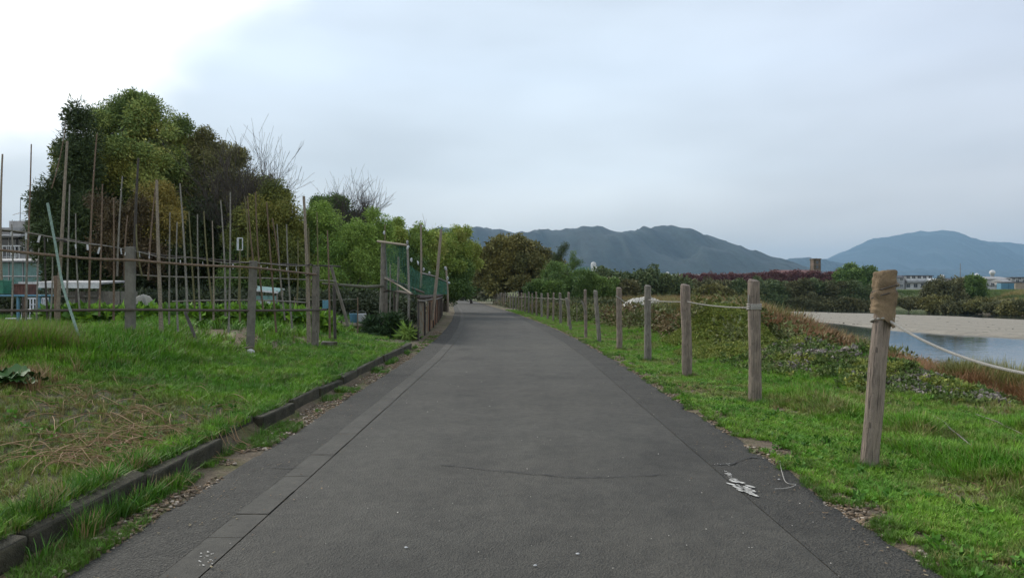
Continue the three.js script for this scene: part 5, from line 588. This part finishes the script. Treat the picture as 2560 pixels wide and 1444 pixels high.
// ------------------------------------------------------------------ grass, weeds, litter
function tuft(seed, n, w, bend, spread, droopy = 1) { const r = rng(seed), pos = [], idx = []; for (let k = 0; k < n; k++) { const a = r() * 6.283, o = V(Math.cos(a) * spread * r(), 0, Math.sin(a) * spread * r()), h = 0.45 + 0.55 * r(), dirx = Math.cos(a + (r() - 0.5) * 2), dirz = Math.sin(a + (r() - 0.5) * 2), bd = bend * (0.3 + r()), ww = w * (0.6 + 0.8 * r()), b = pos.length / 3, sx = -dirz, sz = dirx; for (const [t, q] of [[0, 1], [0.5, 0.85]]) { const x = o.x + dirx * bd * t * t, y = h * t * (1 - 0.25 * bd * t * droopy), z = o.z + dirz * bd * t * t; pos.push(x + sx * ww * q, y, z + sz * ww * q, x - sx * ww * q, y, z - sz * ww * q); } pos.push(o.x + dirx * bd, h * (1 - 0.25 * bd * droopy), o.z + dirz * bd); idx.push(b, b + 1, b + 2, b + 1, b + 3, b + 2, b + 2, b + 3, b + 4); } return geom(pos, idx); }
const tufts = [tuft(1, 18, 0.03, 0.5, 0.45), tuft(2, 18, 0.034, 0.8, 0.5), tuft(3, 16, 0.028, 0.35, 0.4)];
const reeds = [tuft(4, 26, 0.011, 0.35, 0.28), tuft(5, 26, 0.012, 0.5, 0.32)];
const herbs = [leafClump(21, 14, 0.7, 0.4, 0.45), leafClump(22, 12, 0.8, 0.45, 0.5)];
function scatter(name, label, cat, geos, mat, n, seed, pick, o = {}) {
  const r = rng(seed), sets = geos.map(() => [[], []]);
  for (let k = 0; k < n; k++) { const q = pick(r); if (!q) continue; const [x, z, s, c, sy = 1] = q; const i = Math.floor(r() * geos.length), y = (o.y ?? H(x, z)) + (o.lift ?? 0) * s; const rot = o.tumble ? Q(r) : new THREE.Quaternion().setFromEuler(new THREE.Euler((r() - 0.5) * 0.3, r() * 6.283, (r() - 0.5) * 0.3)); sets[i][0].push(new THREE.Matrix4().compose(V(x, y, z), rot, V(s, s * sy, s))); const v = 0.75 + 0.5 * r(); sets[i][1].push(C(c[0] * v, c[1] * v, c[2] * v)); }
  sets.forEach(([m, c], i) => { if (!m.length) return; const q = instanced(numbered(name), geos[i], mat, m, c); tag(q, label, cat, null, 'stuff'); scene.add(q); });
}
const mixc = (a, b, t) => a.map((v, i) => lerp(v, b[i], clamp(t)));
const gGreen = [0.09, 0.245, 0.007], gLight = [0.19, 0.345, 0.014], gDark = [0.04, 0.12, 0.008], gYel = [0.24, 0.215, 0.06], gDry = [0.30, 0.215, 0.10], gRust = [0.24, 0.115, 0.045];
const logd = (r, a, b, p = 1) => a * Math.pow(b / a, Math.pow(r(), p));
const inView = (x, d, m = 0.84) => Math.abs(x) < d * m + 0.6;
// bank left: lawn towards the fence, mown and dry close to the camera
scatter('lawn_grass', 'green grass covering the bank between kerb and bamboo fence', 'grass', tufts, M.blade, 62000, 201, r => { const d = logd(r, 2.6, 22), rel = -2.68 - Math.pow(r(), 0.9) * 6.5, x = cx(d) + rel; if (!inView(x, d)) return; const k = dirt(x, -d), k2 = fbm(x * 2.2, 5, d * 2.2, 3); if (d > 17 && rel > -3.6) return; if (rel < -4.4 && d > 12.4 && r() < 0.9) return; { const q = 1280 + x / d * F; if (q > 470 && q < 640 && d > 11.6 && r() < 0.9) return; }
  const dryzone = (1 - smooth(6.8, 8.2, d + 1.5 * k)) * smooth(2.8, 3.1, -rel), thin = dryzone * 0.55; if (r() < thin) return; const tall = smooth(4.2, 5.6, -rel) * smooth(7.5, 9.5, d); const h = (0.045 + 0.035 * r()) * (1 + 1.9 * tall) * (1 - 0.3 * dryzone); let c = mixc(gGreen, gLight, 0.4 + k * 1.6 + (r() - 0.5) * 0.5); c = mixc(c, gDark, k2 * 2.2); c = mixc(c, mixc(gYel, gDry, r()), dryzone * (0.15 + 0.75 * r()) * smooth(-0.25, 0.1, k2 + 0.15)); if (r() < 0.1) c = mixc(c, gDry, 0.6); return [x, -d, h * 1.6, c, 1]; });
scatter('tall_grass', 'tall grass and weeds growing along the foot of the bamboo fence', 'grass', reeds, M.blade, 7000, 202, r => { const px = -60 + 900 * Math.pow(r(), 1.6), d = fenceD(px) - 1.6 + 2.6 * r(), x = (px - 1280) / F * d; if (px > 430 && (d > fenceD(px) - 0.7 || r() < 0.5)) return; const left = 1 - smooth(120, 300, px); const h = lerp(0.16, 0.42, left) * (0.6 + 0.7 * r()) * (px > 480 ? 0.7 : 1); return [x, -d, h, r() < 0.35 * left + 0.05 ? mixc(gDry, gYel, r()) : mixc(gGreen, gLight, r())]; });
scatter('dry_grass', 'dry straw coloured grass at the rotten stake on the bank', 'grass', reeds, M.blade, 1100, 203, r => { const px = -80 + 360 * r() * (0.4 + 0.6 * r()), d = 6.8 + 4.2 * r(), x = (px - 1280) / F * d; if (fbm(x * 1.3, 5, d * 1.3, 3) < -0.05) return; return [x, -d, 0.1 + 0.24 * r() * r(), mixc(gDry, gRust, r() * 0.6)]; });
scatter('garden_crops', 'leafy vegetable rows in the garden behind the fence', 'crops', herbs, M.leaf, 9500, 204, r => { const row = Math.floor(r() * 6), d = 17.6 + row * 1.15 + (r() - 0.5) * 0.4, px = 120 + 700 * r(), x = (px - 1280) / F * d; if (px > 700 && row > 2) return; return [x, -d, 0.15 + 0.24 * r(), mixc([0.05, 0.13, 0.02], gLight, r())]; }, { lift: 0.75, tumble: true });
scatter('garden_weeds', 'weedy green ground of the garden plots', 'grass', tufts, M.blade, 9000, 205, r => { const d = 14 + 24 * r(), px = -40 + 1000 * r(), x = (px - 1280) / F * d; if ((dirt(x, -d) > -0.02 && d < 18) || (px > 480 && px < 640 && d < 15.5)) return; return [x, -d, 0.07 + 0.07 * r() + (d > 26 ? 0.1 : 0), mixc(gDark, gGreen, r())]; });
// verge right
const onBerm = (x, d) => { let m = 0; for (const [bx, bd, rx, rd, hh] of berm.slice(0, 3)) { const q = Math.hypot((x - bx) / rx, (d - bd) / rd); m = Math.max(m, 1 - smooth(0.75, 1.25, q)); } return m; };
scatter('verge_grass', 'bright green grass verge under the rope fence posts', 'grass', tufts, M.blade, 95000, 211, r => { const d = logd(r, 2.8, 60, 1.05), rel = 2.3 + Math.pow(r(), 1.15) * 5.4, x = cx(d) + rel; if (!inView(x, d)) return; const k = dirt(x, -d), k2 = fbm(x * 2.6, 5, d * 2.6, 3); if (rel < 2.55 && (k2 < 0.0 || r() < 0.35)) return; if (k + 0.3 * k2 > 0.17 && r() < 0.72) return; if (r() < 0.93 * onBerm(x, d)) return; if (x > 6.9 && r() < smooth(6.9, 7.8, x)) return; const lush = smooth(0.0, 0.16, fbm(x * 0.5 + 9, 3, d * 0.5, 3)) * smooth(3.2, 4.2, rel) * (1 - smooth(9, 12, d)); const h = (0.03 + 0.03 * r()) * (1 + 1.7 * lush); let c = mixc(gGreen, gLight, 0.35 + 1.4 * k2 + (r() - 0.5) * 0.5); c = mixc(c, mixc(gYel, gDry, r()), Math.max(smooth(0.0, 0.18, k) * r(), r() < 0.12 ? 0.7 : 0)); return [x, -d, h * 1.5 * (1 + d / 60), c, rel < 3.5 ? 0.72 : 1]; });
scatter('verge_straw', 'dead straw tufts and bent stalks mixed through the verge and bank', 'straw', tufts, M.blade, 5200, 226, r => { const d = logd(r, 3, 24), s = r() < 0.6, rel = s ? 2.6 + 4.2 * r() : -2.8 - 3.4 * r(), x = cx(d) + rel; if (!inView(x, d) || fbm(x * 0.8 + 1, 4, d * 0.8, 4) < 0.04) return; return [x, -d, 0.05 + 0.06 * r(), mixc(gDry, [0.2, 0.15, 0.09], r()), 0.45]; });
scatter('verge_weeds', 'small broad leaved weeds scattered through the verge grass', 'weeds', herbs, M.leaf, 5200, 212, r => { const d = logd(r, 3, 22), s = r() < 0.62, rel = s ? 2.3 + 4.4 * r() : -2.72 - 3.2 * r(), x = cx(d) + rel; if (!inView(x, d) || fbm(x * 1.1 + 4, 7, d * 1.1, 2) < 0.06) return; return [x, -d, 0.03 + 0.035 * r(), mixc(gDark, gGreen, r())]; }, { lift: 0.5, tumble: true });
scatter('ivy_cover', 'yellow green ivy and creepers covering the earth mounds', 'ivy', herbs, M.leaf, 30000, 213, r => { const [bx, bd, rx, rd] = berm[[0, 0, 0, 1, 2, 4][Math.floor(r() * 6)]], a = r() * 6.283, q = Math.sqrt(r()) * 1.25, x = bx + Math.cos(a) * rx * q, d = bd + Math.sin(a) * rd * q; const k = fbm(x * 1.5, 2, d * 1.5, 3); if (k < -0.12 && bd < 15) return; if (bd < 15 && r() < 0.35) return; return [x, -d, 0.04 + 0.045 * r(), (bd > 15 && bd < 20) || k > 0.1 ? mixc([0.11, 0.165, 0.022], [0.25, 0.26, 0.045], r()) : mixc([0.06, 0.11, 0.02], [0.12, 0.16, 0.03], r())]; }, { lift: 0.5, tumble: true });
scatter('rubble', 'pale broken shells and stone rubble strewn on the mounds', 'rubble', [chunk(1, 2, 1.3, 0.5, 1, 1), chunk(1, 6, 1, 0.45, 1.4, 1)], M.litter, 15000, 214, r => { const [bx, bd, rx, rd] = berm[[1, 1, 2, 2, 2, 2, 1][Math.floor(r() * 7)]], a = r() * 6.283, q = Math.sqrt(r()) * 1.2, x = bx + 0.3 + Math.cos(a) * rx * q, d = bd + Math.sin(a) * rd * q; if (fbm(x * 1.2 + 5, 6, d * 1.2, 3) < 0.0) return; const v = 0.09 + 0.24 * r() * r() + 0.06 * r(); return [x, -d, 0.009 + 0.026 * r() * r(), [v * 1.05, v * 0.92, v * 0.8]]; }, { lift: 1.4, tumble: true });
scatter('dry_reeds', 'rust brown dry grass on the slope down to the river', 'grass', reeds, M.blade, 44000, 215, r => { const d = logd(r, 7, 120, 1.05), w = nearBank(d), x = 6.9 + (w - 7.0) * r(); if (!inView(x, d, 0.86)) return; const gy = H(x, -d); if (gy < -1.97) return; const k = fbm(x * 0.35, 3, d * 0.35, 3); const h = (0.28 + 0.34 * r()) * (1 + 0.7 * k) * (1 + d / 120) * smooth(6.4, 8.2, x + 1.2 * k) * lerp(0.4, 1, smooth(-1.9, -0.9, gy)) * (1 + 0.5 * smooth(14, 22, d) * (1 - smooth(1.5, 4, x - slopeTop(d)))); if (h < 0.12) return; return [x, -d, h, k > 0.16 ? mixc(gYel, [0.12, 0.14, 0.03], r()) : mixc(gRust, [0.29, 0.165, 0.07], r()), 1]; });
scatter('scrub', 'low yellow green and brown scrub behind the fence towards the shell heap', 'scrub', [clumps[1], sprays[0]], M.leaf, 5200, 216, r => { const d = logd(r, 15, 95), rel = 3.6 + 8.5 * r(), x = cx(d) + rel; if (Math.hypot(x - 7.4, d - 36.8) < 2.2 || (d < 20 && rel < 5)) return; const k = fbm(x * 0.4 + 2, 8, d * 0.4, 3); if (k < -0.02 || (rel < 4.8 && d < 34)) return; return [x, -d, 0.5 + 0.5 * r() + d / 120, k > 0.16 ? mixc([0.12, 0.085, 0.03], [0.17, 0.11, 0.045], r()) : mixc([0.06, 0.085, 0.02], [0.13, 0.14, 0.03], r())]; }, { lift: 0.25, tumble: true });
scatter('undergrowth', 'dark leafy undergrowth along the far fence posts', 'undergrowth', clumps, M.leaf, 2600, 217, r => { const d = 45 + 60 * r(), rel = 4.2 + 7 * r() + d * 0.01, x = cx(d) + rel; const h = 1.2 * r() * smooth(4, 7, rel) + 0.1; return [x, -d, 0.9 + 0.7 * r(), mixc([0.03, 0.05, 0.014], [0.09, 0.10, 0.025], r())]; }, { lift: 0.35, tumble: true });
scatter('bank_grass', 'long grass on the slope across the river', 'grass', reeds, M.blade, 16000, 218, r => { const d = 98 + 95 * r(), x = d * (0.50 + 0.34 * r()); if (H(x, -d) < -1.5) return; const k = fbm(x * 0.08, 2, d * 0.08, 3); return [x, -d, 0.5 + 0.4 * r(), k > 0.05 ? mixc(gYel, gDry, r() * 0.6) : mixc([0.06, 0.12, 0.02], [0.12, 0.16, 0.03], r())]; });
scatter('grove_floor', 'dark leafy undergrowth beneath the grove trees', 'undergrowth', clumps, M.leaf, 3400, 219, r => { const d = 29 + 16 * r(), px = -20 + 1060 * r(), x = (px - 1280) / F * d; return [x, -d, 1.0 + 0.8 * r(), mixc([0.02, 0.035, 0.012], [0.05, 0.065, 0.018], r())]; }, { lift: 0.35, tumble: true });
// litter along the road edges: dead leaves, chips, grit
const flakes = [(() => { const g = new THREE.CircleGeometry(1, 6); const p = g.attributes.position; for (let i = 0; i < p.count; i++) p.setZ(i, 0.35 * p.getX(i) * p.getX(i)); g.scale(1, 0.55, 1); g.rotateX(-Math.PI / 2); g.deleteAttribute('uv'); g.computeVertexNormals(); return g; })(), (() => { const g = chunk(1, 3, 1, 0.6, 1, 0); g.deleteAttribute('uv'); return g; })()];
scatter('edge_litter', 'dead leaves, straw and grit along both road edges', 'litter', flakes, M.litter, 26000, 221, r => { const d = logd(r, 2.6, 26), s = r() < 0.45, rel = s ? -2.22 - 0.42 * r() : 2.1 + 0.55 * r() * r() + 0.05 * r(), x = cx(d) + rel; if (!inView(x, d)) return; if (fbm(x * 2, 3, d * 2, 2) < -0.08) return; const v = 0.6 + 0.8 * r(), q = r(); const c = q < 0.5 ? [0.20 * v, 0.14 * v, 0.085 * v] : q < 0.85 ? [0.12 * v, 0.09 * v, 0.06 * v] : [0.36 * v, 0.30 * v, 0.24 * v]; return [x, -d, 0.006 + 0.012 * r(), c]; }, { lift: 0.4 });
scatter('edge_moss', 'moss and small grass along the crumbling road edges', 'moss', tufts, M.blade, 14000, 222, r => { const d = logd(r, 2.6, 24), s = r() < 0.45, rel = s ? -2.28 - 0.34 * r() : 2.2 + 0.4 * r(), x = cx(d) + rel; if (!inView(x, d) || fbm(x * 1.7 + 3, 8, d * 1.7, 3) < 0.06) return; return [x, -d, 0.02 + 0.05 * r(), mixc([0.09, 0.12, 0.02], gGreen, r())]; });
scatter('kerb_edge_grass', 'ragged grass growing over the top of the kerb stones', 'grass', tufts, M.blade, 5200, 227, r => { const d = logd(r, 2.5, 18), x = cx(d) - 2.69 - 0.1 * r(); if (fbm(d * 1.9, 6, 2, 3) < -0.12) return; return [x, -d, 0.045 + 0.07 * r(), mixc(r() < 0.3 ? gDry : gDark, gGreen, r()), 0.8]; });
scatter('kerb_foot_grass', 'clumps of grass sprouting at the foot of the kerb', 'grass', tufts, M.blade, 2600, 228, r => { const d = logd(r, 2.5, 18), x = cx(d) - 2.58 + 0.12 * r(); if (fbm(d * 0.9 + 3, 2, 9, 3) < 0.1) return; return [x, -d, 0.05 + 0.09 * r(), mixc(r() < 0.2 ? gYel : gDark, gGreen, r())]; });
scatter('post_grass', 'longer grass tufts standing round the fence post feet', 'grass', reeds, M.blade, 420, 229, r => { const p = [near, wrapped, p3, p4, p5, p6][Math.floor(r() * 6)].t.position, a = r() * 6.283, q = 0.075 + 0.12 * r(); return [p.x + Math.cos(a) * q, p.z + Math.sin(a) * q, 0.05 + 0.09 * r(), r() < 0.25 ? gDry : mixc(gDark, gGreen, r())]; });
scatter('kerb_grass', 'long grass blades hanging over the kerb stones', 'grass', reeds, M.blade, 230, 223, r => { const d = logd(r, 2.7, 9), rel = r() < 0.6 ? -2.72 - 0.1 * r() : -2.5 - 0.06 * r(), x = rel; if (fbm(d * 1.4, 3, 5, 2) < 0.0) return; return [x, -d, 0.09 + 0.17 * r(), r() < 0.2 ? gDry : mixc(gDark, gGreen, r())]; });
scatter('road_leaves', 'small brown dead leaves lying on the asphalt near its edges', 'litter', [flakes[0]], M.litter, 900, 225, r => { const d = logd(r, 2.6, 22), s = r() < 0.5 ? -1 : 1, x = cx(d) + s * (2.15 - 1.1 * r() * r()); if (fbm(x * 1.2, 3, d * 0.6, 2) < -0.05) return; const v = 0.6 + 0.7 * r(); return [x, -d, 0.006 + 0.012 * r() * r(), r() < 0.7 ? [0.16 * v, 0.11 * v, 0.065 * v] : [0.24 * v, 0.2 * v, 0.12 * v]]; }, { y: 0.006, lift: 0.1 });
scatter('road_grit', 'pale grit and leaf crumbs lying on the asphalt', 'litter', flakes, M.litter, 150, 224, r => { const d = logd(r, 2.8, 14), x = -2.1 + 4.2 * r(); const v = 0.35 + 0.4 * r(); return [x, -d, 0.002 + 0.0028 * r(), [v, v * 0.92, v * 0.8]]; }, { y: 0.006, lift: 0.3 });
{ // dead stems lying on the bank
  const r = rng(31), mk = (n, f) => { const out = []; for (let k = 0; k < n; k++) out.push(f()); return merge(out); };
  const stem = (x, d, a, l, rad, lift) => { const pts = []; for (let i = 0; i <= 6; i++) { const u = i / 6, X = x + Math.cos(a) * l * u + 0.02 * n3(u * 2, x * 9, 1) + 0.1 * l * u * u * (r() - 0.5) * 0.3, D = d + Math.sin(a) * l * u + 0.025 * n3(u * 2, d * 9, 5); pts.push(V(X, H(X, -D) + 0.025 + lift * Math.sin(u * 3.14), -D)); } return limb(pts, [rad, rad, rad * 0.95, rad * 0.85, rad * 0.75, rad * 0.6, rad * 0.3], 4, 0, 1, false); };
  const straw = std(0.36, 0.24, 0.13), strawB = std(0.24, 0.15, 0.075);
  const pickp = () => { const px = 60 + 520 * r(), py = 965 + 190 * Math.pow(r(), 0.8), p = G(px, py, 0.25); return p.x > -2.7 ? G(px - 200, py, 0.25) : p; };
  solo('dead_stems', mk(150, () => { const p = pickp(); return stem(p.x, -p.z, -0.85 + 1.1 * (r() - 0.5) * (r() < 0.25 ? 3 : 1), 0.2 + 0.55 * r(), 0.002 + 0.0026 * r(), 0.015 + 0.05 * r() * r()); }), straw, 'tangle of straw coloured dead stems lying on the bank', 'stems', null, 'stuff');
  solo('dead_stems', mk(260, () => { const p = pickp(); return stem(p.x, -p.z, r() * 6.283, 0.12 + 0.3 * r(), 0.002 + 0.0025 * r(), 0.02 + 0.03 * r()); }), strawB, 'brown broken stalks lying on the mown bank', 'stems', null, 'stuff');
  solo('verge_twigs', mk(120, () => { const d = logd(r, 4, 12), x = 3.2 + 3.6 * r(); return stem(x, d, r() * 6.283, 0.1 + 0.4 * r() * r(), 0.002 + 0.003 * r(), 0.01); }), strawB, 'dry twigs and straw lying on the verge', 'twigs', null, 'stuff');
  for (const [px, py, px2, py2, l] of [[2330, 1045, 2500, 1195, 'long thin fallen stick on the verge grass'], [2440, 1040, 2560, 1100, 'second fallen stick near the dry slope edge']]) { const a = G(px, py), b = G(px2, py2), pts = []; for (let i = 0; i <= 8; i++) { const q = a.clone().lerp(b, i / 8); q.y = H(q.x, q.z) + 0.05 + 0.008 * n3(i, px, 1); pts.push(q); } solo('fallen_stick', limb(pts, [0.006, 0.007, 0.008, 0.008, 0.008, 0.007, 0.006, 0.005, 0.003], 6, 0.1), M.woodGrey, l, 'stick'); }
  solo('white_string', limb(new THREE.CatmullRomCurve3([G(1950, 1150), G(1956, 1185), G(1972, 1213), G(1990, 1215), G(1968, 1224), G(1938, 1226)].map(p => p.setY(Math.max(0, H(p.x, p.z)) + 0.014))).getPoints(40), 0.003, 5), M.rope, 'thin white string curled on the road edge', 'string');
  for (const [px, py] of [[1634, 953], [1948, 1200], [1338, 1416], [1444, 1387], [1015, 1371]]) { const p = G(px, py), m = solo('pebble', chunk(0.007 * (py < 1000 ? 3 : 1), px, 1.4, 0.6, 1, 1), M.white, 'small white pebble lying on the asphalt', 'pebble', 'white pebbles on the asphalt'); m.position.set(p.x, 0.008, p.z); }
}

renderer.render(scene, camera);
